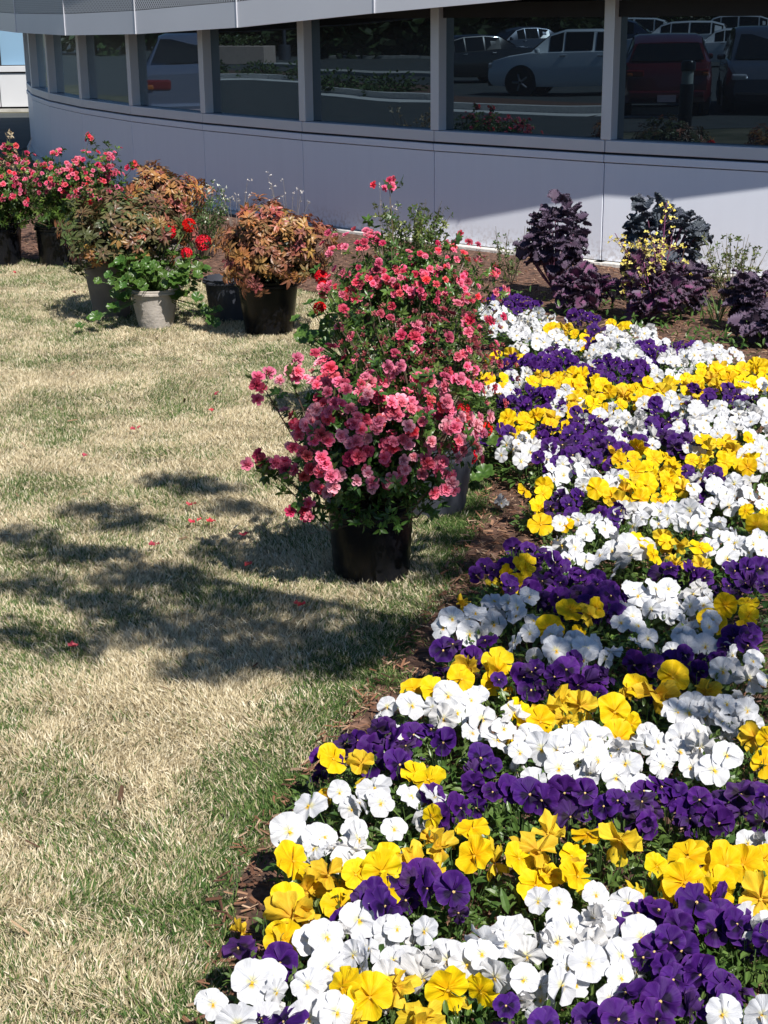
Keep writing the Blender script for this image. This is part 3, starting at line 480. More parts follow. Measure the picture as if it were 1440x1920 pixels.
def tubes(lines, r0, r1, col, seg=4):
    V = []; T = []
    for pts in lines:
        mb = MB().tube(pts, r0, seg, r1); o = len(V); V += mb.V
        for f in mb.F:
            for i in range(1, len(f)-1): T.append((f[0]+o, f[i]+o, f[i+1]+o))
    V = np.array(V); return V, np.array(T), np.tile(np.array(col, float), (len(V), 1))
def rdir(n, up=0.0):
    v = rng.standard_normal((n, 3)); v[:, 2] += up; return unit(v)
def petal(phi, alpha, L, z0, cup, ruf, nu=11, nr=6, curl=0, ph=0, flat=.42, notch=0):
    psi = np.linspace(-alpha, alpha, nu); u = psi/alpha
    r = L*np.maximum(.0, 1-np.abs(u)**3.2)**flat*(1-notch*np.exp(-(u/.25)**2)); r = np.maximum(r, L*.12)
    V = []; R = []
    for k in range(nr):
        t = (k+1)/nr; rr = r*t
        z = z0*L*min(1, t*2)+cup*L*t*t+ruf*L*t**2.2*np.sin(u*7.5+ph)+curl*L*(np.abs(u)**2)*t
        V.append(np.stack([rr*np.cos(phi+psi*(.55+.45*t)), rr*np.sin(phi+psi*(.55+.45*t)), z], 1)); R.append(np.full(nu, t))
    V = np.concatenate([[[0, 0, z0*.3*L]]]+V); R = np.concatenate([[0]]+R)
    T = [(0, 1+i, 2+i) for i in range(nu-1)]
    for k in range(nr-1):
        a = 1+k*nu; b = a+nu
        for i in range(nu-1): T += [(a+i, b+i, b+i+1), (a+i, b+i+1, a+i+1)]
    return V, np.array(T), R
def pansy_mesh(kind, seed, crumple=0):
    r = np.random.default_rng(seed); parts = []
    D = math.radians; J = lambda s: r.normal(0, s)
    spec = [(D(60), D(56), 1.0, -.09), (D(120), D(56), 1.0, -.06), (D(2), D(52), .93, .0), (D(178), D(52), .93, .02), (D(270), D(66), .98, .05)]
    for i, (phi, al, L, z) in enumerate(spec):
        bend = r.normal(.0, .13)+crumple*r.uniform(-.9, .9)
        V, T, R = petal(phi+J(.06), al*(1+J(.05)), L*(1+J(.04)), z, bend, .065+abs(J(.05))+crumple*.16, curl=J(.10)+crumple*J(.3), ph=r.uniform(0, 6), notch=.07 if i == 4 else 0)
        V[:, :2] += r.normal(0, .012+.03*crumple, (len(V), 2))*R[:, None]
        if kind == 'W':
            C = np.tile([.70, .71, .74], (len(V), 1))*(1+r.normal(0, .02)); C[R < .18] = [.74, .70, .42]
            if i == 4: C[R < .20] = [.80, .50, .02]
            C[(R > .22) & (R < .5)] *= [.99, .99, .955]
        elif kind == 'Y':
            C = np.tile([.84, .57, .004], (len(V), 1))*(1+r.normal(0, .04)); C[R < .35] = [.82, .46, .002]; C[R > .95] = [.86, .63, .015]
        else:
            C = np.tile([.055, .009, .15], (len(V), 1))*(1+r.normal(0, .15)); C[R > .9] = [.09, .02, .20]
            if i >= 2: C[R < .6] = [.010, .002, .030]
            if R.size and i == 4: C[R < .12] = [.8, .5, .03]
        if crumple > .5: C = C*.8+np.array([.5, .4, .2])*.13*(1 if kind != 'P' else .3)
        parts.append((V, T, C))
    # the little raised eye
    a = np.linspace(0, 2*np.pi, 7)[:-1]; V = np.concatenate([[[0, -.05, .14]], np.stack([.085*np.cos(a), .07*np.sin(a)-.05, np.full(6, .085)], 1)])
    T = np.array([(0, 1+i, 1+(i+1) % 6) for i in range(6)]); parts.append((V, T, np.tile([.85, .55, .05] if kind != 'P' else [.85, .62, .25], (7, 1))))
    V, T, C = join(*parts)
    return npmesh('pansy_flower_'+{'W': 'white', 'Y': 'yellow', 'P': 'purple'}[kind], V, T, M['petal'], np.clip(C, 0, 1), smooth=True)
FL = {k: [pansy_mesh(k, 10*i+ord(k)) for i in range(6)]+[pansy_mesh(k, 500+10*i+ord(k), .9) for i in range(3)] for k in 'WYP'}
def pansy_foliage(seed):
    n = 120; a = rng.uniform(0, 2*np.pi, n); r = np.sqrt(rng.random(n)); z = rng.uniform(.02, .11, n)*(1-.45*r*r)
    P = np.stack([r*np.cos(a)*.105, r*np.sin(a)*.105, z], 1)
    D = np.stack([np.cos(a)+rng.normal(0, .5, n), np.sin(a)+rng.normal(0, .5, n), rng.normal(.35, .45, n)], 1)
    g = rng.random(n)[:, None]; C = (1-g)*np.array([.05, .11, .02])+g*np.array([.16, .25, .06])
    A = leaves(P, D, np.tile([0, 0, 1.], (n, 1))+rng.normal(0, .3, (n, 3)), rng.uniform(.028, .052, n), rng.uniform(.011, .02, n), .25, .15, C)
    st = []
    for _ in range(14):
        x, y = rng.normal(0, .05, 2); st.append([(x*.4, y*.4, 0), (x*.9, y*.9, .06), (x*1.2, y*1.2, .115)])
    B = tubes(st, .0018, .0014, [.10, .17, .05], 3)
    # buds
    nb = 5; a = rng.uniform(0, 6.28, nb); P = np.stack([.08*np.cos(a), .08*np.sin(a), rng.uniform(.08, .115, nb)], 1)
    Bd = leaves(np.repeat(P, 3, 0), rdir(nb*3, .3)*.3+np.array([0, -.3, .4]), rdir(nb*3), .018, .009, .1, .4, np.tile([.16, .24, .07], (nb*3, 1)))
    V, T, C = join(A, B, Bd)
    return npmesh('pansy_foliage', V, T, M['leaf'], C, smooth=False)
PF = [pansy_foliage(i) for i in range(6)]
ORD = ['first', 'second', 'third', 'fourth', 'fifth', 'sixth', 'seventh', 'eighth', 'ninth', 'tenth', 'eleventh', 'twelfth', 'thirteenth', 'fourteenth', 'fifteenth', 'sixteenth', 'seventeenth', 'eighteenth', 'nineteenth', 'twentieth', 'twenty-first', 'twenty-second', 'twenty-third', 'twenty-fourth', 'twenty-fifth', 'twenty-sixth', 'twenty-seventh', 'twenty-eighth', 'twenty-ninth']
CN = {'W': 'white', 'Y': 'yellow', 'P': 'purple'}
rowsd = {}
for p in PANSIES: rowsd.setdefault(int((p[2]-1.9)/.38), []).append(p)
rk = sorted(rowsd)
def basis(nrm, up):
    z = Vector(nrm).normalized(); x = Vector(up).cross(z).normalized(); y = z.cross(x); return Matrix((x, y, z)).transposed()
for ri, rkey in enumerate(rk):
    cnt = {'W': 0, 'Y': 0, 'P': 0}
    for c, x, y, ax, ay, n in sorted(rowsd[rkey], key=lambda p: p[1]-bed_x(p[2])):
        cnt[c] += 1
        wh = ORD[cnt[c]-1]
        n = int(round(n*(1.6 if y < 4 else 1.5)))
        t = empty('pansy_plant', (x, y, .02), f'{CN[c]} pansy plant, {wh} {CN[c]} one from the lawn in the {ORD[ri]} row back', 'pansy', f'{CN[c]} pansies in the flower bed', rz=rng.uniform(0, 6.28))
        R = Matrix.Rotation(-t.rotation_euler.z, 4, 'Z')
        s = max(.5, min(1.2, (max(ax, .045)+.03)/.12))
        link('foliage', PF[rng.integers(6)], t, Matrix.Diagonal((s, s, .8+.25*rng.random(), 1)))['kind'] = 'stuff'
        base = {'W': .0315, 'P': .0305, 'Y': .035}[c]*(1.0 if y > 3.2 else 1.05)
        for i in range(rng.integers(0, 3)):   # a wilted head or two, hanging lower
            a = rng.uniform(0, 6.28); q = rng.uniform(.5, 1.1); sz = base_w = .019*rng.uniform(.8, 1.2)
            link('wilted_flower', FL[c][6+rng.integers(3)], t, R @ Matrix.Translation((math.cos(a)*q*(ax+.02), math.sin(a)*q*(ay+.02), rng.uniform(.07, .12))) @ basis(Vector((rng.normal(), rng.normal()-.5, rng.normal())), Vector((0, .1, 1))).to_4x4() @ Matrix.Diagonal((sz, sz, sz*1.6, 1)))
        for i in range(n):
            # spread over a low dome; sunflower spacing keeps heads apart
            rr = math.sqrt((i+.5)/n); a = i*2.39996+rng.uniform(-.3, .3)
            dx = rr*math.cos(a)*(ax+.012)+rng.normal(0, .008); dy = rr*math.sin(a)*(ay+.012)+rng.normal(0, .008); z = .125+.03*rng.random()+.02*(1-rr*rr)+.02*math.sin(a)*rr
            nrm = Vector((dx*4+.10+rng.normal(0, .42), -.72+dy*2+rng.normal(0, .36), .60+rng.normal(0, .34)))
            B = basis(nrm, Vector((rng.normal(0, .3), .1, 1))).to_4x4()
            sz = base*rng.uniform(.74, 1.25); cr = rng.random() < (.18 if c != 'W' else .12)
            me = FL[c][6+rng.integers(3)] if cr else FL[c][rng.integers(6)]
            o = link('flower', me, t, R @ Matrix.Translation((dx, dy, z-.03)) @ B @ Matrix.Diagonal((sz, sz, sz, 1)))
# green filler leaves between the plants
def filler():
    n = 14000; P = bed_points(n, 1.9, 9.0, lambda y: .27*y+.35); P = P[P[:, 0] > bed_x(P[:, 1])+.17*(1+.4*rng.random(len(P)))]
    kx = np.sin(P[:, 0]*9+1.3)*np.sin(P[:, 1]*7.1+.4)+rng.normal(0, .4, len(P)); P = P[kx > .1]; n = len(P)
    P[:, 2] = .02+rng.random(n)*.075
    g = rng.random(n)[:, None]; C = (1-g)*np.array([.05, .11, .02])+g*np.array([.16, .25, .06])
    V, T, C = leaves(P, rdir(n, .4), np.tile([0, 0, 1.], (n, 1))+rng.normal(0, .3, (n, 3)), rng.uniform(.028, .05, n), rng.uniform(.01, .018, n), .2, .15, C)
    o = link('low_foliage', npmesh('low_foliage', V, T, M['leaf'], C)); tag(o, 'low green pansy leaves filling the gaps between flowers on the mulch', 'foliage', kind='stuff')
filler()

# ------------------------------------------------------------------ pots
def pot(parent, r0, r1, h, mat, rim=.012, ribs=0, name='pot'):
    prof = [(r0*.96, 0), (r0, .008)]
    if ribs:
        for i in range(ribs):
            t0 = i/ribs; prof += [(r0+(r1-r0)*(t0+.1/ribs), h*(.03+.8*(t0+.1/ribs))), (r0+(r1-r0)*(t0+.9/ribs)+.0015, h*(.03+.8*(t0+.5/ribs)))]
    prof += [(r0+(r1-r0)*.86, h*.86), (r1+rim*.2, h*.87), (r1+rim, h*.885), (r1+rim, h*.93), (r1+rim*.35, h*.94), (r1+rim*.6, h*.985), (r1+rim*.4, h), (r1-rim*.3, h), (r1-rim*.5, h*.9), (r1-rim, h*.8), (.001, h*.79)]
    o = MB().lathe(prof, 40, cap=False).build(name, mat, parent, smooth=True)
    s = MB().lathe([(r1-rim*.9, h*.80), (r1*.6, h*.83), (.001, h*.84)], 24, cap=False).build('soil', M['mulch'], parent, smooth=True)
    return o
def blob_points(n, c, r, k=.55, jit=.08, low=-1, seed=0, lump=1.0):
    """points filling the outer part of a lumpy crown"""
    R = np.random.default_rng(seed); d = unit(R.standard_normal((n*3, 3))); d = d[d[:, 2] > low][:n]; n = len(d)
    f = 1+lump*(.16*np.sin(d[:, 0]*5+seed)+.14*np.sin(d[:, 1]*6+seed*2)+.12*np.sin(d[:, 2]*7+d[:, 0]*4+seed))
    rad = (k+(1-k)*R.random(n)**.6)*f
    P = np.array(c)+d*rad[:, None]*np.array(r)+R.normal(0, jit*min(r), (n, 3)); return P, d
# ------------------------------------------------------------------ azaleas
def az_flower(seed, kind):
    r = np.random.default_rng(seed); parts = []
    pal = {'pink': ([.70, .05, .13], [.84, .20, .32]), 'coral': ([.72, .025, .055], [.82, .10, .15]), 'pale': ([.78, .16, .26], [.88, .42, .50]), 'deep': ([.36, .012, .05], [.58, .06, .13]), 'red': ([.65, .006, .012], [.72, .012, .02]), 'spent': ([.32, .06, .06], [.55, .16, .17])}[kind]
    lay = [(5, 1.0, .22, 0), (5, .78, .48, .6), (4, .45, .9, .2)] if kind != 'spent' else [(4, .8, .9, 0), (3, .6, 1.3, .5)]
    for n, L, cup, off in lay:
        for i in range(n):
            phi = off+i*2*math.pi/n+r.normal(0, .1)
            V, T, R = petal(phi, math.radians(44 if kind != 'spent' else 24)*(1+r.normal(0, .08)), L*(1+r.normal(0, .07)), 0, cup*(1+r.normal(0, .25)), .09 if kind != 'spent' else .25, nu=6, nr=3, curl=r.normal(.0, .12), ph=r.uniform(0, 6))
            C = np.array(pal[0])*(1-R[:, None])+np.array(pal[1])*R[:, None]; parts.append((V, T, C*(1+r.normal(0, .05))))
    V, T, C = join(*parts); return npmesh('azalea_flower_'+kind, V, T, M['azalea'], np.clip(C, 0, 1), smooth=True)
AZ_F = {k: [az_flower(i*7+len(k), k) for i in range(4)] for k in ('deep', 'pink', 'coral', 'pale', 'red', 'spent')}
def rosettes(P, D, nl, L, W, cols, droop=.2):
    n = len(P); a = (np.arange(nl)*2*np.pi/nl)[None]+rng.uniform(0, 6, (n, 1))+rng.normal(0, .25, (n, nl)); D = unit(D)
    X = unit(np.cross(D, rng.standard_normal((n, 3)))); Yv = np.cross(D, X)
    dd = X[:, None]*np.cos(a)[..., None]+Yv[:, None]*np.sin(a)[..., None]+D[:, None]*rng.uniform(.15, .9, (n, nl, 1)); uu = np.repeat(D[:, None], nl, 1)
    PP = np.repeat(P[:, None], nl, 1)+rng.normal(0, .003, (n, nl, 3))
    m = n*nl; ci = rng.integers(0, len(cols), n); C = np.repeat(np.array(cols)[ci][:, None], nl, 1).reshape(-1, 3)*rng.uniform(.75, 1.3, (m, 1))
    return leaves(PP.reshape(-1, 3), dd.reshape(-1, 3), uu.reshape(-1, 3), rng.uniform(.75, 1.15, m)*L, rng.uniform(.8, 1.1, m)*W, droop, .12, C)
AZG = [(.055, .12, .022), (.09, .17, .03), (.035, .08, .018), (.13, .20, .045)]
def azalea(label, loc, potr, crown, nflow, kinds, seed, potmat=None, branches=(), nros=170, fs=.022, group='potted azaleas on the lawn', lowdark=True, leafL=.028, pothide=False, tag_lab=False, face=(.1, -.8, .35), lim=.05, flow_low=-.25, spentlow=0, kin=.66):
    t = empty('potted_azalea', (loc[0], loc[1], 0), label, 'azalea', group)
    pot(t, potr[0], potr[1], potr[2], potmat or M['blackplastic'], ribs=5)
    c, r = np.array(crown[0]), np.array(crown[1]); o0 = np.array([loc[0], loc[1], 0])
    P, d = blob_points(nros, c, r, .45, .07, -.75, seed, 1.35)
    stems = []; base = np.array([0, 0, potr[2]*.82])
    for i in range(0, len(P), 3):
        e = P[i]-o0; mid = base*.5+e*.5+np.array([0, 0, -.04])+rng.normal(0, .02, 3); stems.append([tuple(base+rng.normal(0, .012, 3)*[1, 1, 0]), tuple(mid), tuple(e)])
    bp_ = []
    for b in branches:
        e = np.array(b)-o0; mid = base*.35+e*.65+np.array([0, 0, -.07]); stems.append([tuple(base), tuple(base*.65+e*.35+np.array([0, 0, -.05])), tuple(mid), tuple(e)]); bp_.append(e)
        for q in (.75, .9): P = np.vstack([P, (base*(1-q)+e*q+np.array([0, 0, -.03]))+o0]); d = np.vstack([d, unit(rng.standard_normal((1, 3)))])
    V, T, C = tubes(stems, .0045, .0018, [.17, .12, .085], 4); link('stems', npmesh('azalea_stems', V, T, M['leaf'], C), t)
    V, T, C = rosettes(P-o0, d+rng.normal(0, .35, d.shape)+[0, 0, .4], 7, leafL, leafL*.42, AZG)
    n2 = len(P); Pi = c-o0+unit(rng.standard_normal((n2*2, 3)))*r*rng.random((n2*2, 1))**.5*.72; Pi = Pi[Pi[:, 2] > potr[2]*.9]
    A2 = rosettes(Pi, rdir(len(Pi), .3), 5, leafL, leafL*.42, AZG[:3])
    n3 = int(nros*.9); a = rng.uniform(0, 6.28, n3); q = np.sqrt(rng.random(n3)); Ps = np.stack([q*np.cos(a)*r[0]*.85+(c-o0)[0], q*np.sin(a)*r[1]*.85+(c-o0)[1], potr[2]*.93+rng.random(n3)*(c[2]-potr[2])*.9], 1); A2 = join(A2, rosettes(Ps, rdir(n3, .2), 6, leafL, leafL*.42, AZG[:3]))
    V, T, C = join((V, T, C), A2); link('foliage', npmesh('azalea_foliage', V, T, M['leaf'], C), t)['kind'] = 'stuff'
    # flowers on the outside, most on the lit side and towards the open lawn
    F, fd = blob_points(nflow*3, c, r*1.04, kin, .06, flow_low, seed, 1.35)
    sc_ = fd @ np.array(face)+rng.normal(0, .35, len(fd)); idx = np.argsort(-sc_)[:nflow]
    for j, i in enumerate(idx):
        nrm = Vector(fd[i]*.9)+Vector((rng.normal(.1, .3), rng.normal(-.45, .3), rng.normal(.35, .25)))
        k = kinds[rng.integers(len(kinds))]
        if spentlow and fd[i][2] < spentlow and rng.random() < .8: k = 'spent'
        s = fs*rng.uniform(.8, 1.2)*(.7 if k == 'spent' else 1)
        link('flower', AZ_F[k][rng.integers(4)], t, Matrix.Translation(F[i]-o0) @ basis(nrm, Vector((rng.normal(), rng.normal(), .5))).to_4x4() @ Matrix.Diagonal((s, s, s, 1)))
    for e in bp_:
        for q in range(5):
            p = Vector(e)+Vector(rng.normal(0, .019, 3)); s = fs*rng.uniform(.9, 1.25)
            link('flower', AZ_F[kinds[rng.integers(len(kinds))]][rng.integers(4)], t, Matrix.Translation(p) @ basis(Vector((rng.normal(0, .5), -.8, .4)), Vector((0, 0, 1))).to_4x4() @ Matrix.Diagonal((s, s, s, 1)))
        Pb = np.repeat(e[None], 4, 0)+rng.normal(0, .02, (4, 3))
        V, T, C = rosettes(Pb, rdir(4, .8), 7, leafL*1.1, leafL*.5, AZG); link('foliage', npmesh('azalea_foliage', V, T, M['leaf'], C), t)['kind'] = 'stuff'
    return t
az1 = azalea('large pink flowering azalea in a black nursery pot nearest the camera', (-.04, 4.455), (.116, .128, .25), ((-.035, 4.36, .465), (.27, .23, .19)), 298, ['pink', 'pink', 'pale', 'coral', 'pink', 'deep', 'pink', 'pale'], 3,
    branches=[(-.345, 4.26, .655), (-.27, 4.3, .67), (-.352, 4.23, .43), (-.225, 4.18, .31), (.12, 4.3, .665), (.02, 4.32, .67), (-.30, 4.2, .42), (.2, 4.25, .63), (.17, 4.2, .36)], nros=340, fs=.0182, kin=.78, flow_low=-.45)
az2 = azalea('sprawling azalea with fading pink blooms in a ribbed grey pot, just behind the black pot', (.16, 5.10), (.12, .15, .26), ((.115, 5.22, .49), (.28, .24, .20)), 290, ['spent', 'spent', 'pink', 'spent', 'deep'], 11, potmat=M['greypot'],
    branches=[(.30, 5.2, .62)], nros=250, fs=.018, leafL=.024, flow_low=-.6, spentlow=.6)
az3 = azalea('tall azalea with a single high bloom on a long stem, furthest of the middle cluster', (.10, 6.05), (.12, .14, .26), ((.09, 6.15, .60), (.33, .28, .18)), 210, ['pink', 'deep', 'coral', 'deep', 'spent', 'pink'], 23,
    branches=[(.035, 6.2, .985), (.289, 6.2, .775), (-.03, 6.2, .80), (.45, 6.2, .65), (-.22, 6.0, .6)], nros=330, fs=.0155, spentlow=-.1)
az4 = azalea('pink azalea bush in a black pot beside the bronze leaved shrub at far left', (-2.22, 10.68), (.14, .155, .28), ((-2.05, 10.58, .53), (.36, .32, .23)), 170, ['pink', 'deep', 'coral', 'pink'], 31,
    branches=[(-1.99, 10.8, .84), (-2.2, 10.8, .75), (-1.68, 10.7, .66), (-1.6, 10.7, .62), (-1.85, 10.7, .72)], nros=330, fs=.0175, leafL=.034)
az5 = azalea('pink azalea in a ribbed black pot at the very left edge of the picture', (-2.66, 10.72), (.15, .17, .30), ((-2.62, 10.7, .50), (.28, .3, .22)), 110, ['pink', 'coral', 'deep'], 37,
    branches=[(-2.4, 10.6, .72), (-2.5, 10.6, .80)], nros=300, fs=.0175, leafL=.034)
# white printed label stuck on the grey pot
lab = MB(); 
for i in range(9):
    a = math.radians(288+i*2.6)
lab_o = MB(); A0, A1 = math.radians(288), math.radians(308); seg = 6; V = []
for z, rr in ((.075, .1285), (.155, .1400)):
    for i in range(seg+1):
        a = A0+(A1-A0)*i/seg; V.append((rr*math.cos(a)*1.015, rr*math.sin(a)*1.015, z))
lab_o.add(V, [(i, i+1, seg+2+i, seg+1+i) for i in range(seg)]); lab_o.build('plant_label', plain('white_label', (.7, .7, .7), .6), az2)
for q in range(8):
    z = .082+q*.009; V = []
    for dz in (0, .0022):
        rr = (.1285+(.1400-.1285)*((z+dz-.075)/.08))*1.019
        for i in range(seg+1):
            a = A0+.03+(A1-A0-.06-(.06 if q % 3 == 1 else 0))*i/seg; V.append((rr*math.cos(a), rr*math.sin(a), z+dz))
    MB().add(V, [(i, i+1, seg+2+i, seg+1+i) for i in range(seg)]).build('printed_line', M['gap'], az2)
# ------------------------------------------------------------------ bronze leaved nandinas
NCOL = {'bronze': [(.30, .12, .045), (.25, .095, .04), (.34, .16, .055), (.22, .14, .045), (.17, .15, .04), (.28, .11, .05), (.14, .15, .04), (.30, .10, .07)], 'olive': [(.11, .12, .04), (.09, .115, .035), (.19, .10, .05), (.17, .08, .05), (.08, .11, .03), (.15, .15, .045)]}
def spray_mesh(kind, seed):
    n = 13; a = np.arange(n)*2.4+rng.normal(0, .3, n); z = rng.uniform(.0, .035, n)
    D = np.stack([np.cos(a), np.sin(a), rng.uniform(-.35, .6, n)], 1); P = np.stack([np.cos(a)*.006, np.sin(a)*.006, z], 1)
    cols = NCOL[kind]; C = np.array([cols[rng.integers(len(cols))]])*rng.uniform(.8, 1.3, (n, 1)); C = np.repeat(C, 1, 0)
    V, T, C = leaves(P, D, np.tile([0, 0, 1.], (n, 1)), rng.uniform(.030, .052, n), rng.uniform(.012, .019, n), .24, .16, C, tipc=np.array(cols[0])*1.1, wide=.5)
    return npmesh('leaf_spray_'+kind, V, T, M['nandina'], C, smooth=False)
NS = {k: [spray_mesh(k, i) for i in range(8)] for k in NCOL}
def nandina(label, loc, potp, crown, n, kind, seed, potmat, accent=0):
    t = empty('potted_nandina', (loc[0], loc[1], 0), label, 'nandina', 'bronze leaved shrubs in pots'); o0 = np.array([loc[0], loc[1], 0])
    pot(t, potp[0], potp[1], potp[2], potmat, rim=.014)
    c, r = np.array(crown[0]), np.array(crown[1]); P, d = blob_points(n, c, r, .72, .04, -.8, seed)
    base = np.array([0, 0, potp[2]*.8]); V, T, C = tubes([[tuple(base+rng.normal(0, .02, 3)*[1, 1, 0]), tuple((P[i]-o0)*.5+base*.5), tuple(P[i]-o0)] for i in range(0, len(P), 3)], .005, .002, [.13, .08, .05], 4)
    link('stems', npmesh('nandina_stems', V, T, M['leaf'], C), t)
    for i in range(len(P)):
        nrm = Vector(d[i])+Vector((rng.normal(0, .25), rng.normal(-.1, .25), rng.normal(.35, .25))); s = rng.uniform(.8, 1.15)
        link('leaf_spray', NS[kind if rng.random() > .12 else 'bronze'][rng.integers(8)], t, Matrix.Translation(P[i]-o0) @ basis(nrm, Vector((rng.normal(), rng.normal(), .3))).to_4x4() @ Matrix.Diagonal((s, s, s, 1)))
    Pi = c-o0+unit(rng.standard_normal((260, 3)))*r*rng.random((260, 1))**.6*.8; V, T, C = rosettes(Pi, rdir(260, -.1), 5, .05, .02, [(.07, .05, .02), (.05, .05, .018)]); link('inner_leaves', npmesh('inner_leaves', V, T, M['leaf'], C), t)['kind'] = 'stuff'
    return t
nandina('olive green and bronze leaved shrub in a taupe pot, left of the white geranium pot', (-1.55, 8.76), (.10, .155, .36), ((-1.45, 8.62, .50), (.33, .31, .215)), 300, 'olive', 4, M['brownpot'])
nandina('coppery leaved shrub tucked behind the olive one, against the wall', (-1.36, 9.6), (.12, .15, .3), ((-1.36, 9.65, .57), (.22, .24, .15)), 190, 'bronze', 9, M['brownpot'])
nandina('orange bronze leaved shrub in a black pot, right of the red geraniums', (-.61, 8.22), (.13, .165, .30), ((-.565, 8.07, .475), (.29, .28, .195)), 290, 'bronze', 15, M['blackplastic'])
t = empty('flower_pot', (-.86, 8.62, 0), 'empty dark grey tapered pot half hidden behind the orange bronze shrub', 'pot'); pot(t, .11, .135, .24, M['greypot'])
t = empty('flower_pot', (.245, 5.50, 0), 'slate grey plastic pot behind the azaleas, right beside the pansy bed', 'pot'); pot(t, .108, .088, .25, M['greypot'], rim=.006)
# ------------------------------------------------------------------ geraniums
def gleaf(seed):
    r = np.random.default_rng(seed); nu = 25; a = np.linspace(.12, 2*np.pi-.12, nu); V = [(0, 0, 0)]; T = []; C = [(.04, .09, .02)]
    for k, t in enumerate((.4, .75, 1.0)):
        R = .034*t*(1+.11*np.cos(7*a)*t); z = .010*t*t*(1+.4*np.sin(3*a+seed))+.004*np.sin(7*a)*t
        for i in range(nu): V.append((R[i]*math.cos(a[i]), R[i]*math.sin(a[i]), z[i])); C.append(((.085, .17, .03), (.055, .12, .022), (.12, .22, .045))[k])
    for i in range(nu-1): T.append((0, 1+i, 2+i))
    for k in range(2):
        for i in range(nu-1): p = 1+k*nu+i; q = p+nu; T += [(p, q, q+1), (p, q+1, p+1)]
    return npmesh('geranium_leaf', V, T, M['leaf'], np.array(C), smooth=True)
GL = [gleaf(i) for i in range(5)]
def ghead(seed):
    r = np.random.default_rng(seed); parts = []
    for j in range(22):
        d = unit(r.standard_normal(3)+[0, 0, .5]); B = np.array(basis(Vector(d), Vector((.3, .2, 1))))
        for i in range(5):
            V, T, R = petal(i*1.257, math.radians(40), .42, 0, .12, .06, nu=5, nr=2); V = V @ B.T+d*.72
            parts.append((V, T, np.tile(np.array([.62, .006, .012])*(1+r.normal(0, .12)), (len(V), 1))))
    V, T, C = join(*parts); return npmesh('geranium_head', V, T, M['geranium'], np.clip(C, 0, 1), smooth=True)
GH = [ghead(i) for i in range(4)]
def geranium(label, loc, potp, crown, n, heads, seed, potmat, trail=(), cat='geranium', face=(.1, -.5, .8)):
    t = empty('potted_geranium', (loc[0], loc[1], 0), label, cat); o0 = np.array([loc[0], loc[1], 0]); pot(t, *potp, potmat, rim=.012)
    c, r = np.array(crown[0]), np.array(crown[1]); P, d = blob_points(n, c, r, .4, .06, -.55, seed); base = np.array([0, 0, potp[2]*.85])
    for tr in trail:
        e = np.array(tr)
        for q in np.linspace(.4, 1, 4): P = np.vstack([P, c*(1-q)+e*q+rng.normal(0, .02, 3)]); d = np.vstack([d, [[0, -.4, 1]]])
    ln = [[tuple(base+rng.normal(0, .02, 3)*[1, 1, 0]), tuple((P[i]-o0)*.55+base*.45), tuple(P[i]-o0)] for i in range(len(P))]
    V, T, C = tubes(ln, .003, .0018, [.13, .22, .06], 3); link('stems', npmesh('geranium_stems', V, T, M['leaf'], C), t)
    for i in range(len(P)):
        nrm = Vector(d[i]*.5)+Vector((rng.normal(0, .3), rng.normal(-.35, .3), rng.normal(.75, .2))); s = rng.uniform(.65, 1.25)
        link('leaf', GL[rng.integers(5)], t, Matrix.Translation(P[i]-o0) @ basis(nrm, Vector((rng.normal(), rng.normal(), .3))).to_4x4() @ Matrix.Diagonal((s, s, s, 1)))
    for h in heads:
        e = np.array(h[:3])-o0; s = h[3]; ln = [[tuple(base), tuple(base*.4+e*.6+np.array([.01, 0, .03])), tuple(e)]]
        V, T, C = tubes(ln, .003, .0025, [.15, .24, .07], 4); link('flower_stalk', npmesh('flower_stalk', V, T, M['leaf'], C), t)
        link('flower_head', GH[rng.integers(4)], t, Matrix.Translation(e) @ Matrix.Rotation(rng.uniform(0, 6), 4, 'Z') @ Matrix.Diagonal((s, s, s, 1)))
    return t
geranium('red geranium with bright green leaves in a whitish tapered pot on the lawn', (-1.25, 8.42), (.095, .135, .22), ((-1.22, 8.38, .30), (.29, .24, .125)), 120,
    [(-1.155, 8.45, .518, .046), (-1.046, 8.45, .551, .046), (-.965, 8.4, .464, .052), (-1.04, 8.25, .43, .036)], 5, M['claypot'], trail=[(-1.56, 8.2, .10), (-.86, 8.25, .12), (-1.63, 8.2, .05), (-.9, 8.2, .07)])
geranium('red geranium in a dark pot squeezed behind the left side of the tall azalea', (-.12, 6.5), (.1, .12, .22), ((-.16, 6.4, .40), (.16, .15, .14)), 42,
    [(-.241, 6.15, .64, .034), (-.235, 6.15, .612, .026), (-.248, 6.1, .522, .032)], 6, M['blackplastic'], trail=[(-.33, 6.2, .38)])
geranium('small red geranium leaning out over the grass edge beside the slate grey pot', (.16, 5.75), (.08, .10, .2), ((.22, 5.62, .17), (.13, .12, .09)), 26,
    [(.37, 5.42, .20, .036), (.31, 5.35, .115, .036), (.31, 5.3, .225, .028), (.27, 5.0, .38, .026)], 8, M['blackplastic'], trail=[(.36, 5.3, .06), (.42, 5.42, .13)])
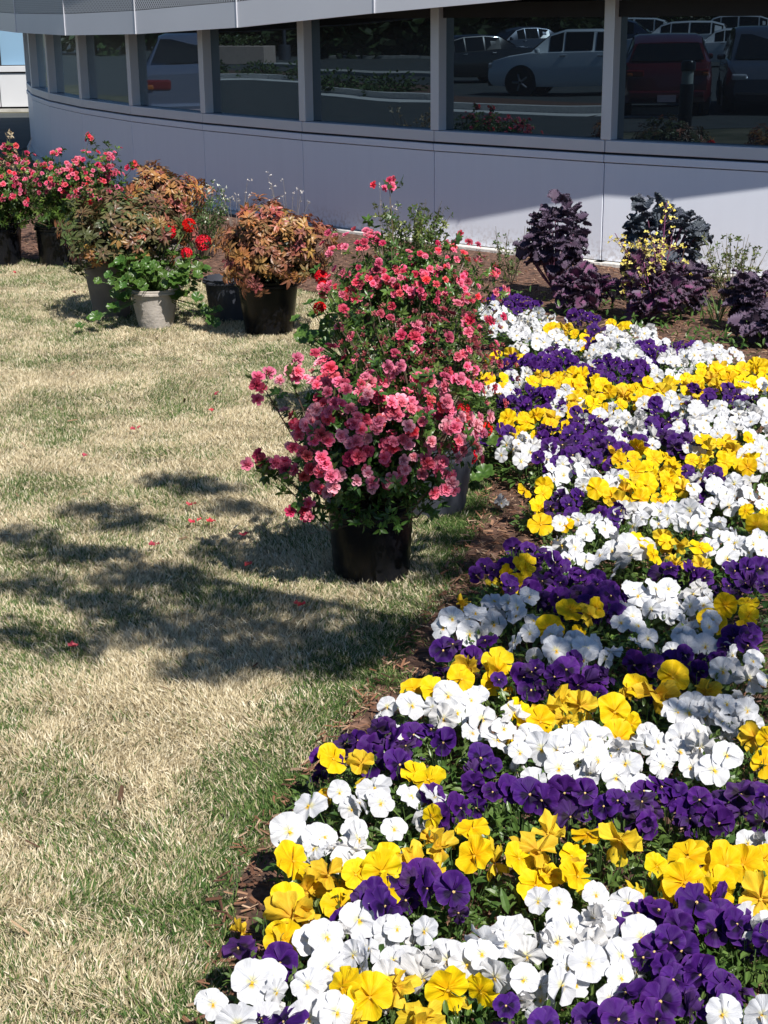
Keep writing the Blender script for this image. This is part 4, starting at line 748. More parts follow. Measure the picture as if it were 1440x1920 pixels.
# ------------------------------------------------------------------ curly kale
def kale_leaf(seed, col, rim):
    r = np.random.default_rng(seed); nu, nv = 26, 11; V = []; C = []; ph = r.uniform(0, 6, 8)
    for i in range(nu):
        u = i/(nu-1); W = .44*max(.0, math.sin(math.pi*min(1, u*.80+.16)))**.6 if u > .16 else .03+.3*u
        for j in range(nv):
            v = -1+2*j/(nv-1); s = 1 if v > 0 else -1; fr = abs(v)**1.8 if u > .12 else 0
            tip = max(0, (u-.72)/.28); fe = max(fr, tip*(.4+.6*abs(v)))
            w1 = math.sin(u*44+ph[0]*s+v*2)+.6*math.sin(u*71+ph[1]*s); w2 = math.sin(v*11+ph[2]+u*5)
            z = .075*fe*w1*(1-tip)+.10*tip*w2+.05*fe*math.sin(u*97+v*13+ph[3])-.30*u*u+.16*v*v*fe
            y = v*W*(1+.16*fe*math.sin(u*57+ph[4]*s)); x = u+.04*fe*math.cos(u*44+ph[5]*s)+.03*tip*math.cos(v*17+ph[6])
            V.append((x, y, z)); m = min(1, fe*1.1); C.append([a*(1-m)+b*m for a, b in zip(col, rim)])
    T = []
    for i in range(nu-1):
        for j in range(nv-1): a = i*nv+j; T += [(a, a+nv, a+nv+1), (a, a+nv+1, a+1)]
    return npmesh('kale_leaf', V, T, M['kale'], np.array(C), smooth=True)
KL = {'purple': [kale_leaf(i, (.062, .038, .066), (.115, .085, .135)) for i in range(4)], 'blue': [kale_leaf(i+9, (.055, .065, .088), (.12, .14, .175)) for i in range(4)], 'violet': [kale_leaf(i+20, (.15, .045, .115), (.115, .085, .125)) for i in range(4)]}
def kale(label, loc, h0, h1, rad, n, kind, seed):
    t = empty('kale_plant', (loc[0], loc[1], .04), label, 'kale', 'ornamental kale along the building wall'); R = np.random.default_rng(seed)
    V, T, C = tubes([[(0, 0, 0), (.01, 0, h0*.5+h1*.2), (0, .01, h1*.85)]], .016, .010, [.16, .07, .12], 6); link('stem', npmesh('kale_stem', V, T, M['kale'], C), t)
    c = np.array([0, 0, (h0+h1)/2+.03]); r = np.array([rad, rad, (h1-h0)/2+.05]); P, d = blob_points(int(n*2.3), c, r, .55, .03, -.8, seed, .75)
    for i in range(len(P)):
        L = R.uniform(.75, 1.25)*(.074 if n > 50 else .078); D = Vector(d[i]+R.normal(0, .35, 3)+[0, 0, .25]).normalized(); U = Vector((0, 0, 1))-D*D.z+Vector(R.normal(0, .3, 3)); S = U.cross(D).normalized(); U = D.cross(S)
        Mx = Matrix((D, S, U)).transposed().to_4x4(); b = P[i]-np.array(D)*L*.55
        link('leaf', KL[kind][R.integers(4)], t, Matrix.Translation(b) @ Mx @ Matrix.Diagonal((L, L*1.15, L, 1)))
    V, T, C = tubes([[(0, 0, .03), tuple((P[i]*.5+[0, 0, P[i][2]*.1]).tolist()), tuple(P[i]-d[i]*.03)] for i in range(0, len(P), 4)], .006, .004, [.15, .06, .11], 4); link('leaf_stalks', npmesh('kale_stalks', V, T, M['kale'], C), t)
    return t
kale('tall dark purple curly kale standing alone against the lit white wall', (1.02, 9.0), .13, .49, .195, 80, 'purple', 1)
kale('low violet hearted kale at the foot of the tall dark one', (1.12, 8.56), .03, .16, .15, 40, 'violet', 2)
kale('big blue grey curly kale behind the yellow flowering stems', (1.63, 9.02), .12, .47, .255, 100, 'blue', 3)
kale('purple kale that has bolted into tall stems with yellow flowers', (1.47, 8.28), .03, .24, .20, 60, 'violet', 4)
kale('dark kale clump right of the bolted kale, by the strap leaves', (1.72, 8.55), .03, .17, .14, 34, 'purple', 8)
kale('dark purple kale at the right edge of the picture, upper of two', (1.98, 8.02), .04, .22, .16, 45, 'purple', 5)
kale('low black green kale at the right edge, touching the pansies', (1.95, 7.66), .03, .10, .15, 30, 'purple', 6)
# bolting flower stems
def yflowers(P, s=.0155):
    n = len(P); N_ = rng.normal(0, .5, (n, 3))+[0, -.8, .5]; return rosettes(P, N_, 4, s, s*.7, [(.78, .66, .10), (.78, .70, .20), (.7, .62, .14)], .05)
bk = [o for o in COL.objects if o.get('label', '').startswith('purple kale that has bolted')][0]; bl = np.array(bk.location)
for (x, y, z) in [(1.54, 8.4, .655), (1.26, 8.35, .50), (1.36, 8.35, .40), (1.42, 8.3, .44), (1.50, 8.3, .42), (1.57, 8.35, .46), (1.33, 8.3, .30), (1.46, 8.25, .38), (1.63, 8.35, .36), (1.53, 8.2, .22), (1.30, 8.3, .44), (1.38, 8.3, .47), (1.46, 8.3, .47), (1.43, 8.25, .34), (1.33, 8.25, .22)]:
    e = np.array([x, y, z])-bl; b = np.array([rng.normal(0, .03), rng.normal(0, .03), .05]); mid = b*.45+e*.55+rng.normal(0, .012, 3)
    V, T, C = tubes([[tuple(b), tuple(mid), tuple(e)]], .006, .002, [.20, .06, .15], 5)
    L = []; F = []
    for q in rng.uniform(.55, 1.0, 15): p = mid*(1-(q-.5)*2)+e*(q-.5)*2+rng.normal(0, .034, 3)*[1, 1, .7]; F.append(p); L.append([tuple(mid*(1-(q-.5)*2)+e*(q-.5)*2-np.array([0, 0, .02])), tuple(p)])
    st = join((V, T, C), tubes(L, .0012, .0009, [.22, .12, .10], 3)); so_ = link('flower_stem', npmesh('kale_flower_stem', *st[:2], M['kale'], st[2]), bk)
    V, T, C = yflowers(np.array(F)); link('yellow_flowers', npmesh('kale_yellow_flowers', V, T, M['azalea'], C), so_)['kind'] = 'stuff'
# ------------------------------------------------------------------ twiggy shrubs and dry stems along the wall
def shrub(name, label, loc, h, w_, nst, nl, cols, seed, cat='shrub', leafL=.022, group=None, lean=0, barkc=(.16, .13, .09), bud=None, low=.2):
    R = np.random.default_rng(seed); t = empty(name, (loc[0], loc[1], .04), label, cat, group); lines = []; P = []; D = []
    for i in range(nst):
        a = R.uniform(0, 6.28); r = w_*math.sqrt(R.random()); hh = h*R.uniform(.55, 1)
        e = np.array([r*math.cos(a)+lean*hh, r*math.sin(a), hh]); b = e*[.15, .15, 0]; m_ = b*.45+e*.55+R.normal(0, .012, 3)*[1, 1, 0]; lines.append([tuple(b), tuple(m_), tuple(e)])
        for q in R.uniform(low, 1, nl): p = (b*(1-q*2)+m_*q*2) if q < .5 else (m_*(2-2*q)+e*(2*q-1)); P.append(p+R.normal(0, .008, 3)); D.append([R.normal(), R.normal(), .5])
    V, T, C = tubes(lines, .003, .0013, list(barkc), 4); link('stems', npmesh(name+'_stems', V, T, M['leaf'], C), t)
    V, T, C = rosettes(np.array(P), np.array(D), 4, leafL, leafL*.45, cols); link('foliage', npmesh(name+'_foliage', V, T, M['leaf'], C), t)['kind'] = 'stuff'
    if bud:
        B = np.array([l[-1] for l in lines]); B = np.concatenate([B+R.normal(0, .008, B.shape), B+R.normal(0, .018, B.shape)]); V, T, C = rosettes(B, rdir(len(B)), 5, .011, .008, [bud], -.2); link('buds', npmesh(name+'_buds', V, T, M['azalea'], C), t)['kind'] = 'stuff'
    return t
GR = [(.07, .12, .03), (.11, .16, .045), (.15, .18, .07)]
shrub('holly_shrub', 'upright green small leaved shrub behind the tall azalea, against the shaded wall', (.17, 9.35), .53, .26, 46, 16, [(.06, .10, .025), (.09, .14, .03), (.17, .2, .05)], 1, leafL=.026)
shrub('twiggy_shrub', 'thin twiggy shrub sprouting leaves, left of the tall dark kale', (.80, 9.55), .34, .13, 16, 5, GR, 2)
shrub('twiggy_shrub', 'pale twiggy shrub with sparse leaves, right of the blue grey kale', (2.0, 8.75), .42, .22, 34, 7, [(.13, .17, .05), (.2, .22, .08), (.08, .13, .03)], 3, barkc=(.25, .22, .15))
shrub('twiggy_shrub', 'leafy low shrub at the right edge behind the dark kale', (2.35, 8.5), .33, .2, 26, 9, GR, 4)
shrub('white_budded_shrub', 'loose shrub dotted with white buds, behind the coppery leaved shrub', (-1.24, 10.7), .52, .26, 40, 12, [(.06, .11, .03), (.1, .15, .05)], 5, bud=(.7, .72, .6))
shrub('seed_head_stems', 'bare grey stems with pale seed heads, left ones above the bronze shrub', (-1.05, 11.3), .52, .16, 9, 2, [(.25, .22, .18)], 6, bud=(.72, .66, .58), barkc=(.3, .27, .24), leafL=.008, low=.5)
shrub('seed_head_stems', 'bare grey stems with pale seed heads, right ones above the bronze shrub', (-.66, 11.15), .52, .16, 12, 2, [(.25, .22, .18)], 7, bud=(.75, .72, .68), barkc=(.3, .27, .24), leafL=.008, low=.5)
shrub('seed_head_stems', 'faint bare stem with tiny seed heads beside the green upright shrub', (.0, 10.2), .62, .10, 5, 2, [(.2, .2, .16)], 12, bud=(.5, .46, .42), barkc=(.25, .22, .2), leafL=.008, low=.5)
shrub('dried_shrub', 'dry straw coloured shrub behind the pink azaleas at the left edge', (-2.85, 11.7), .80, .35, 50, 9, [(.42, .31, .17), (.34, .24, .13), (.5, .42, .28)], 8, leafL=.03)
shrub('green_shrub', 'dark green bushy growth behind the left azaleas', (-2.3, 11.6), .5, .4, 60, 12, [(.05, .09, .025), (.08, .13, .03)], 9, leafL=.03)
shrub('low_green_plant', 'bright green low plant between the bronze shrub and the tall azalea', (-.14, 7.9), .30, .17, 40, 12, [(.10, .2, .04), (.14, .24, .06)], 10, leafL=.035)
shrub('dry_grass_tuft', 'small tan grass tuft on the mulch below the white wall', (1.22, 9.3), .1, .06, 14, 3, [(.3, .24, .13)], 11, leafL=.03)
# strap leaves
R = np.random.default_rng(3); t = empty('strap_leaf_plant', (1.78, 8.12, .04), 'tuft of green strap leaves between two dark kales at right', 'plant')
for i in range(16):
    a = R.uniform(0, 6.28); ti = R.uniform(.15, .5); D = np.array([[math.cos(a)*ti, math.sin(a)*ti, 1]])
    V, T, C = leaves(np.array([[R.normal(0, .02), R.normal(0, .02), 0]]), D, np.array([[math.cos(a)*-1, -math.sin(a), .3]]), R.uniform(.12, .2), .011, .15, .2, np.array([[.12, .2, .06]])); link('leaf', npmesh('strap_leaf', V, T, M['leaf'], C), t)
# fallen petals
where = ['beside the middle azalea, on sunny grass', 'far out at left on open sunny grass', 'with an orange scrap, in the left shade patch', 'in front of the black pot in the shade', 'at the upper rim of the tree shade', 'deep in the shade left of the black pot', 'in the pale gap of the tree shade', 'faded, in the middle of the sunny lawn', 'farthest of those near the middle azalea', 'left of the taupe pot shadow', 'near the black pot at far left', 'lowest one, at the bottom of the tree shade', 'nearest the black pot on its left', 'between two shade patches']
for i, (x, y) in enumerate(FALLEN):
    V, T, R_ = petal(rng.uniform(0, 6), .8, .024, .1, .3, .2, nu=7, nr=3); a = petal(rng.uniform(0, 6), .8, .018, .2, .3, .2, nu=7, nr=3)
    V, T, C = join((V, T, np.tile([.62, .06, .10], (len(V), 1))), (a[0]+[.006, 0, .004], a[1], np.tile([.7, .12, .14], (len(a[0]), 1))))
    V[:, 2] = np.abs(V[:, 2])+.004
    o = link('fallen_petal', npmesh('fallen_petal', V, T, M['azalea'], C)); o.location = (x, y, .030); tag(o, 'red azalea petal fallen '+where[i], 'petal', 'fallen petals on the lawn')
for i, (x, y, c, l) in enumerate([(.40, 5.0, 'W', 'white and yellow wilted bloom lying on bare mulch'), (.22, 4.06, 'Y', 'orange wilted bloom lying at the grass edge'), (-.265, 2.44, 'Y', 'yellow wilted bloom on the dark mulch near the bottom'), (.42, 3.06, 'Y', 'dry yellow bloom fallen among the mulch gap')]):
    o = link('fallen_bloom', FL[c][7]); o.location = (x, y, .05); o.scale = (.026,)*3; o.rotation_euler = (.5, .3, i); tag(o, l, 'bloom')
# ------------------------------------------------------------------ grass
def tuft(name, n, rad, h0, h1, seed):
    R = np.random.default_rng(seed); a = R.uniform(0, 6.28, n); r = rad*np.sqrt(R.random(n)); P = np.stack([r*np.cos(a), r*np.sin(a), np.zeros(n)], 1)
    ti = R.normal(0, .34, (n, 2))+np.array([.28, 0]); D = unit(np.stack([ti[:, 0], ti[:, 1], np.ones(n)], 1)); h = R.uniform(h0, h1, n)
    S = unit(np.cross(D, R.standard_normal((n, 3)))); W = R.uniform(.0010, .0019, n)[:, None]; bend = np.stack([ti[:, 0], ti[:, 1], -.35*np.ones(n)], 1)*h[:, None]*R.uniform(.1, .5, (n, 1))
    H = h[:, None]; V = np.stack([P-S*W, P+S*W, P+D*H*.55-S*W*.8+bend*.2, P+D*H*.55+S*W*.8+bend*.2, P+D*H+bend], 1).reshape(-1, 3)
    T = np.array([(0, 1, 3), (0, 3, 2), (2, 3, 4)]); T = (T[None]+np.arange(n)[:, None, None]*5).reshape(-1, 3)
    b = R.random(n); C = np.stack([np.repeat(b, 5), np.tile([0, 0, .55, .55, 1], n), np.repeat(R.random(n), 5)], 1)
    return npmesh(name, V, T, M['grass'], C)
def grassmat():
    m, nt, p, o = newmat('grass_blades'); L = nt.links.new
    at = N(nt, 'ShaderNodeAttribute', attribute_name='col'); sp = N(nt, 'ShaderNodeSeparateColor'); L(at.outputs['Color'], sp.inputs[0])
    dr = N(nt, 'ShaderNodeAttribute', attribute_name='dry', attribute_type='INSTANCER')
    lt = N(nt, 'ShaderNodeMath', operation='LESS_THAN'); L(sp.outputs[0], lt.inputs[0]); L(dr.outputs['Fac'], lt.inputs[1])
    tan = ramp(nt, sp.outputs[2], [(0, (.34, .27, .16)), (.3, (.60, .51, .33)), (.65, (.75, .66, .46)), (1, (.85, .78, .61))]); gr = ramp(nt, sp.outputs[2], [(0, (.055, .12, .03)), (.5, (.11, .19, .05)), (1, (.24, .28, .10))])
    mx = N(nt, 'ShaderNodeMix', data_type='RGBA'); L(lt.outputs[0], mx.inputs[0]); L(gr, mx.inputs[6]); L(tan, mx.inputs[7])
    L(mx.outputs[2], p.inputs['Base Color']); p.inputs['Roughness'].default_value = .7; p.inputs['Specular IOR Level'].default_value = .2
    tr = N(nt, 'ShaderNodeBsdfTranslucent'); ms = N(nt, 'ShaderNodeMixShader'); ms.inputs[0].default_value = .3; L(mx.outputs[2], tr.inputs['Color'])
    L(p.outputs[0], ms.inputs[1]); L(tr.outputs[0], ms.inputs[2]); L(ms.outputs[0], o.inputs['Surface']); return m
M['grass'] = grassmat()
TU = [bpy.data.objects.new('grass_tuft', tuft('grass_tuft', 52, .045, .012, .031, i)) for i in range(5)]
def vnoise(x, y, s, seed):
    R = np.random.default_rng(seed); G = R.random((96, 96)); u = x*s+37; v = y*s+41; i = np.floor(u).astype(int); j = np.floor(v).astype(int); fu = u-i; fv = v-j
    fu = fu*fu*(3-2*fu); fv = fv*fv*(3-2*fv); g = lambda a, b: G[a % 96, b % 96]
    return (g(i, j)*(1-fu)+g(i+1, j)*fu)*(1-fv)+(g(i, j+1)*(1-fu)+g(i+1, j+1)*fu)*fv
def grass():
    pts = []
    for (y0, y1, dens) in [(1.5, 3.2, 1900), (3.2, 5, 1700), (5, 7.5, 1300), (7.5, 12, 900), (12, 18, 300)]:
        xl0 = -.30*y1-.9; xl1 = 1.0; A = (y1-y0)*(xl1-xl0); n = int(A*dens); pts.append(np.stack([rng.uniform(xl0, xl1, n), rng.uniform(y0, y1, n)], 1))
    P = np.concatenate(pts); x, y = P.T
    edge = bed_x(y)+.03*np.sin(y*9)+.02*np.sin(y*23); keep = (x < edge-.005+.02*rng.standard_normal(len(x))) & (x < bed_x(y)+.1)
    keep &= ~((x > -10.5) & (y > 17.4))
    for (px, py, pr) in [(-.04, 4.455, .116), (.16, 5.10, .12), (.10, 6.05, .12), (-2.22, 10.68, .14), (-2.66, 10.72, .15), (-1.55, 8.76, .10), (-.61, 8.22, .13), (-.86, 8.62, .11), (.245, 5.5, .108), (-1.25, 8.42, .095), (-.12, 6.5, .1), (.16, 5.75, .08)]: keep &= (x-px)**2+(y-py)**2 > (pr+.01)**2
    x = x[keep]; y = y[keep]; d = bed_x(y)-x
    nse = .30*vnoise(x, y, 2.1, 1)+.35*vnoise(x, y, 5.3, 2)+.35*vnoise(x, y, 13, 3)
    dry = .80+1.35*(nse-.5)-.72*np.exp(-(d/.17)**1.5); dry = np.clip(dry, .04, .95)
    n = len(x); me = bpy.data.meshes.new('lawn_grass'); me.vertices.add(n); me.vertices.foreach_set('co', np.stack([x, y, np.full(n, .001)], 1).astype(np.float32).ravel())
    for nm, ty, ar in (('dry', 'FLOAT', dry), ('rotz', 'FLOAT', 12*vnoise(x, y, 3.3, 9)+rng.normal(0, .9, n)), ('scl', 'FLOAT', rng.uniform(.7, 1.25, n)*(1+.25*(nse-.5)))):
        a = me.attributes.new(nm, ty, 'POINT'); a.data.foreach_set('value', ar.astype(np.float32))
    a = me.attributes.new('pick', 'INT', 'POINT'); a.data.foreach_set('value', rng.integers(0, 5, n).astype(np.int32))
    me.update(); o = link('lawn_grass', me); me.materials.append(M['grass'])
    ng = bpy.data.node_groups.new('grass', 'GeometryNodeTree'); ng.interface.new_socket('Geometry', in_out='INPUT', socket_type='NodeSocketGeometry'); ng.interface.new_socket('Geometry', in_out='OUTPUT', socket_type='NodeSocketGeometry')
    gi = ng.nodes.new('NodeGroupInput'); go = ng.nodes.new('NodeGroupOutput'); ip = ng.nodes.new('GeometryNodeInstanceOnPoints'); jn = ng.nodes.new('GeometryNodeJoinGeometry'); L = ng.links.new
    for t in reversed(TU):
        oi = ng.nodes.new('GeometryNodeObjectInfo'); oi.inputs['Object'].default_value = t; oi.inputs['As Instance'].default_value = True; L(oi.outputs['Geometry'], jn.inputs[0])
    def att(nm, ty='FLOAT'):
        a = ng.nodes.new('GeometryNodeInputNamedAttribute'); a.data_type = ty; a.inputs[0].default_value = nm; return a.outputs[0]
    cb = ng.nodes.new('ShaderNodeCombineXYZ'); L(att('rotz'), cb.inputs[2]); L(cb.outputs[0], ip.inputs['Rotation']); L(att('scl'), ip.inputs['Scale'])
    ip.inputs['Pick Instance'].default_value = True; L(att('pick', 'INT'), ip.inputs['Instance Index'])
    L(gi.outputs[0], ip.inputs['Points']); L(jn.outputs[0], ip.inputs['Instance']); L(ip.outputs[0], go.inputs[0])
    md = o.modifiers.new('grass', 'NODES'); md.node_group = ng
    tag(o, 'half dormant lawn grass, straw coloured blades mixed with green', 'grass', kind='stuff'); print('grass tufts', n)
grass()
n = 260; P = np.stack([rng.uniform(-2.8, .4, n), rng.uniform(2.0, 10.0, n), np.full(n, .022)], 1); P = P[P[:, 0] < bed_x(P[:, 1])-.02]
o = chips('lawn_litter', P, .012, .045, M['chip'], [(.20, .13, .08), (.32, .22, .14), (.12, .07, .045), (.45, .37, .26)], .012); tag(o, 'scattered dead twigs and brown leaf bits lying in the lawn', 'litter', kind='stuff')
# ------------------------------------------------------------------ the young tree whose thin crown shades the lawn (behind the camera, to the right)
def treeshade():
    R = np.random.default_rng(12); t = empty('young_tree', (2.7, .2, 0), 'young thinly leaved tree behind the camera whose crown dapples the lawn', 'tree'); o0 = np.array([2.7, .2, 0]); S = np.array(SUN)
    tips = []
    for (x, y) in SHADE:
        tt = R.uniform(2.35, 3.1)/S[2]; tips.append(np.array([x, y, 0])+S*tt)
    tips = np.array(tips); top = np.array([2.45, .9, 2.35])
    trunk = [[(0, 0, 0), (-.03, .1, .9), (-.12, .4, 1.7), tuple(top-o0), tuple(top-o0+np.array([-.3, .4, .5]))]]
    V, T, C = tubes(trunk, .055, .02, [.16, .12, .09], 9); link('trunk', npmesh('tree_trunk', V, T, M['bark'], C, smooth=True), t)
    lim = []; hubs = tips[::5]
    for h in hubs: lim.append([tuple(top-o0), tuple((top*.5+h*.5)-o0+R.normal(0, .08, 3)), tuple(h-o0)])
    V, T, C = tubes(lim, .016, .006, [.16, .12, .09], 6); link('limbs', npmesh('tree_limbs', V, T, M['bark'], C, smooth=True), t)
    tw = []; 
    for p in tips:
        h = hubs[np.argmin(np.linalg.norm(hubs-p, axis=1))]; tw.append([tuple(h-o0), tuple((h*.4+p*.6)-o0+R.normal(0, .03, 3)), tuple(p-o0)])
        for _ in range(3): tw.append([tuple(p-o0), tuple(p-o0+R.normal(0, .09, 3))])
    V, T, C = tubes(tw, .005, .002, [.16, .12, .09], 4); link('twigs', npmesh('tree_twigs', V, T, M['bark'], C), t)
    P = []
    for p in tips:
        n = int(R.uniform(110, 180)); P.append(p-o0+unit(R.standard_normal((n, 3)))*(R.random((n, 1))**.5)*[.16, .10, .085])
    P = np.concatenate(P); V, T, C = rosettes(P, rdir(len(P)), 3, 0.030, .015, [(.09, .16, .03), (.13, .2, .04)]); link('crown', npmesh('tree_crown', V, T, M['leaf'], C), t)['kind'] = 'stuff'
treeshade()
# ------------------------------------------------------------------ parked cars: across the road, seen as reflections in the windows
CAR_GL = plain('car_glass', (.01, .012, .014), .06, 0, .05, 2, 0, .6); TYRE = plain('tyre', (.02, .02, .02), .8); RIM = plain('alloy_rim', (.35, .35, .36), .35, .8); LAMP = plain('tail_lamp', (.16, .008, .008), .15, 0, .1, 3, 0, .6, .5); AMB = plain('amber_lamp', (.35, .09, .01), .2, 0, .1, 3, 0, .6, .5); HEAD = plain('head_lamp', (.6, .62, .64), .1, .3); TRIM = plain('black_trim', (.015, .015, .016), .5); PLATE = plain('number_plate', (.6, .45, .47), .5); CHROME = plain('chrome', (.7, .7, .7), .12, 1)
def paint(name, c, met=.3): return plain(name, c, .32, met, .02, 1, 0, .5, 1.0)
def car(label, loc, heading, prof, paintm, L, Wd, group='parked cars across the road', rw=.33, wb=(.2, .79), tail=None):
    """x runs from the front (0) to the rear (L). prof: list of (x fraction, bottom, shoulder, roof, greenhouse half-width fraction)"""
    t = empty('parked_car', (loc[0], loc[1], float(gz(loc[0], 0))), label, 'car', group, rz=heading)
    hw = Wd/2; V = []; st = []
    for (fx, zb, zs, zr, gw) in prof:
        x = (.5-fx)*L; endf = 1-.16*max(0, 1-fx/.07)**1.5 if fx < .07 else (1-.12*max(0, 1-(1-fx)/.05)**1.5 if fx > .95 else 1)
        w_ = hw*endf; g = hw*gw*endf
        st.append([(x, w_*.90, zb), (x, w_, zb+.14), (x, w_*1.0, zb+(zs-zb)*.6), (x, w_*.955, zs), (x, w_*.90 if zr-zs < .06 else (w_*.93), zs+.015) , (x, g, zr-.035 if zr-zs > .06 else zs+.02), (x, g*.85, zr), (x, 0, zr+.015)])
    n = len(st[0]); 
    for s_ in st:
        V += s_+[(x, -y, z) for (x, y, z) in reversed(s_[:-1])]
    m_ = 2*n-1; F = []
    for i in range(len(st)-1):
        for k in range(m_-1): F.append((i*m_+k, i*m_+k+1, (i+1)*m_+k+1, (i+1)*m_+k))
        F.append((i*m_+m_-1, i*m_, (i+1)*m_, (i+1)*m_+m_-1))
    F.append(tuple(range(m_-1, -1, -1))); F.append(tuple((len(st)-1)*m_+k for k in range(m_)))
    body = MB().add(V, F).build('body', paintm, t, smooth=True)
    # side, front and rear windows laid just proud of the body
    gl = [i for i, p in enumerate(prof) if p[3]-p[2] > .06]
    for sgn in (1, -1):
        for (a, b) in zip(gl[:-1], gl[1:]):
            if prof[b][0]-prof[a][0] < .05: continue
            q = [Vector(st[i][k]) for i, k in ((a, 4), (b, 4), (b, 5), (a, 5))]
            c_ = sum(q, Vector())/4; q = [c_+(p-c_)*.90 for p in q]; q = [Vector((p.x, (p.y+.012)*sgn, p.z)) for p in q]
            MB().add([tuple(p) for p in q]+[(p.x, p.y-.01*sgn, p.z) for p in q], [(0, 1, 2, 3) if sgn < 0 else (3, 2, 1, 0), (4, 5, 6, 7)]).build('side_window', CAR_GL, t)
    for (a, b, nm) in ((gl[0]-1, gl[0]+0, 'windscreen'), (gl[-1], gl[-1]+1, 'rear_window')):
        if b >= len(st) or a < 0: continue
        (lo, hi) = (a, b) if nm == 'windscreen' else (b, a)
        P0 = Vector(st[lo][6]); P1 = Vector(st[hi][6]); P0 = Vector((P0.x, hw*.80, P0.z)); P1 = Vector((P1.x, hw*.66, P1.z-.02)); nx_ = .02 if nm == 'windscreen' else -.02
        q = [(P0.x+nx_, P0.y, P0.z+.03), (P1.x+nx_, P1.y, P1.z+.01), (P1.x+nx_, -P1.y, P1.z+.01), (P0.x+nx_, -P0.y, P0.z+.03)]
        MB().add(q, [(0, 1, 2, 3)]).build(nm, CAR_GL, t)
    for fx in wb:
        for sgn in (1, -1):
            x = (.5-fx)*L; y = sgn*(hw-.10)
            MB().lathe([(rw*1.17, -.02), (rw*1.17, .105*1)], 28, (x, y if sgn > 0 else y-.085, rw*1.02), 'Y').build('wheel_arch', TRIM, t)
            wv = MB().lathe([(rw*.6, -.11), (rw*.93, -.11), (rw, -.08), (rw, .08), (rw*.93, .115), (rw*.62, .115), (rw*.6, .09)], 28, (x, y, rw), 'Y').build('wheel', TYRE, t, smooth=True)
            rm = MB(); rm.lathe([(rw*.6, .06*sgn-.0), (rw*.6, .10*sgn)], 24, (x, y, rw), 'Y')
            for k in range(5):
                a = k*1.2566; rm.tube([(x+.03*math.cos(a), y+sgn*.12, rw+.03*math.sin(a)), (x+rw*.6*math.cos(a), y+sgn*.118, rw+rw*.6*math.sin(a))], .03, 6)
            o = rm.build('rim', RIM, wv)
    zs = prof[-2][2]; xr = -.5*L
    tl = tail or (.24, zs-.20, .14)
    for sgn in (1, -1):
        MB().box((xr+.06, sgn*(hw-.26), tl[1]), (.16, tl[0]*1.5, tl[2])).build('tail_lamp', LAMP, t, bevel=.03)
        MB().box((xr+.055, sgn*(hw-.15), tl[1]-.03), (.18, tl[0]*.5, tl[2]*.5)).build('indicator_lamp', AMB, t, bevel=.02)
        MB().box((.5*L-.12, sgn*(hw-.26), prof[1][2]-.10), (.26, .32, .13)).build('head_lamp', HEAD, t, bevel=.04)
        MB().box((prof[0][0]+(.5-.30)*L, sgn*(hw+.07), prof[4][2]+.06), (.12, .18, .12)).build('wing_mirror', paintm, t, bevel=.04)
        for fx in (.45, .66): MB().box(((.5-fx)*L, sgn*(hw*.985), zs-.10), (.16, .03, .03)).build('door_handle', CHROME, t, bevel=.01)
    MB().box((xr+.0, 0, .47), (.10, Wd*.86, .16)).build('rear_bumper', paintm, t, bevel=.04)
    MB().box((xr-.06, 0, .40), (.02, .40, .14)).build('number_plate', PLATE, t)
    MB().box((.5*L-.03, 0, .36), (.12, Wd*.8, .20)).build('front_bumper', TRIM, t, bevel=.04)
    return t
SEDAN = [(0, .28, .58, .60, .9), (.03, .22, .68, .70, .9), (.12, .2, .80, .82, .9), (.27, .2, .91, .93, .86), (.38, .2, .93, 1.32, .72), (.46, .2, .94, 1.41, .70), (.60, .2, .95, 1.42, .70), (.72, .2, .96, 1.36, .70), (.84, .22, .99, 1.02, .86), (.95, .24, .99, 1.01, .88), (1.0, .34, .90, .92, .86)]
SUVP = [(0, .34, .74, .76, .9), (.03, .28, .88, .90, .9), (.12, .25, .98, 1.0, .9), (.25, .25, 1.06, 1.09, .88), (.36, .25, 1.07, 1.52, .76), (.45, .25, 1.08, 1.64, .74), (.62, .25, 1.10, 1.66, .74), (.82, .25, 1.12, 1.63, .74), (.93, .28, 1.13, 1.50, .74), (.975, .32, 1.10, 1.12, .88), (1.0, .42, .95, .97, .88)]
VAN = [(0, .30, .70, .72, .9), (.03, .24, .86, .88, .9), (.10, .22, .98, 1.0, .9), (.19, .22, 1.05, 1.08, .88), (.33, .22, 1.08, 1.62, .78), (.42, .22, 1.08, 1.74, .76), (.62, .22, 1.10, 1.76, .76), (.85, .22, 1.10, 1.73, .76), (.94, .25, 1.10, 1.60, .76), (.98, .30, 1.06, 1.08, .88), (1.0, .38, .92, .94, .88)]
def hd(dx, dy): return math.atan2(dy, dx)
P_ = {'silver': paint('silver_paint', (.22, .24, .32), .5), 'white': paint('white_paint', (.75, .76, .78), 0), 'pale': paint('pale_silver_paint', (.82, .86, .88), 0), 'red': paint('dark_red_paint', (.11, .006, .010), .1), 'grey': paint('slate_paint', (.10, .115, .15), .4), 'blue': paint('navy_paint', (.03, .05, .10), .3), 'black': paint('black_paint', (.02, .02, .022), .2)}
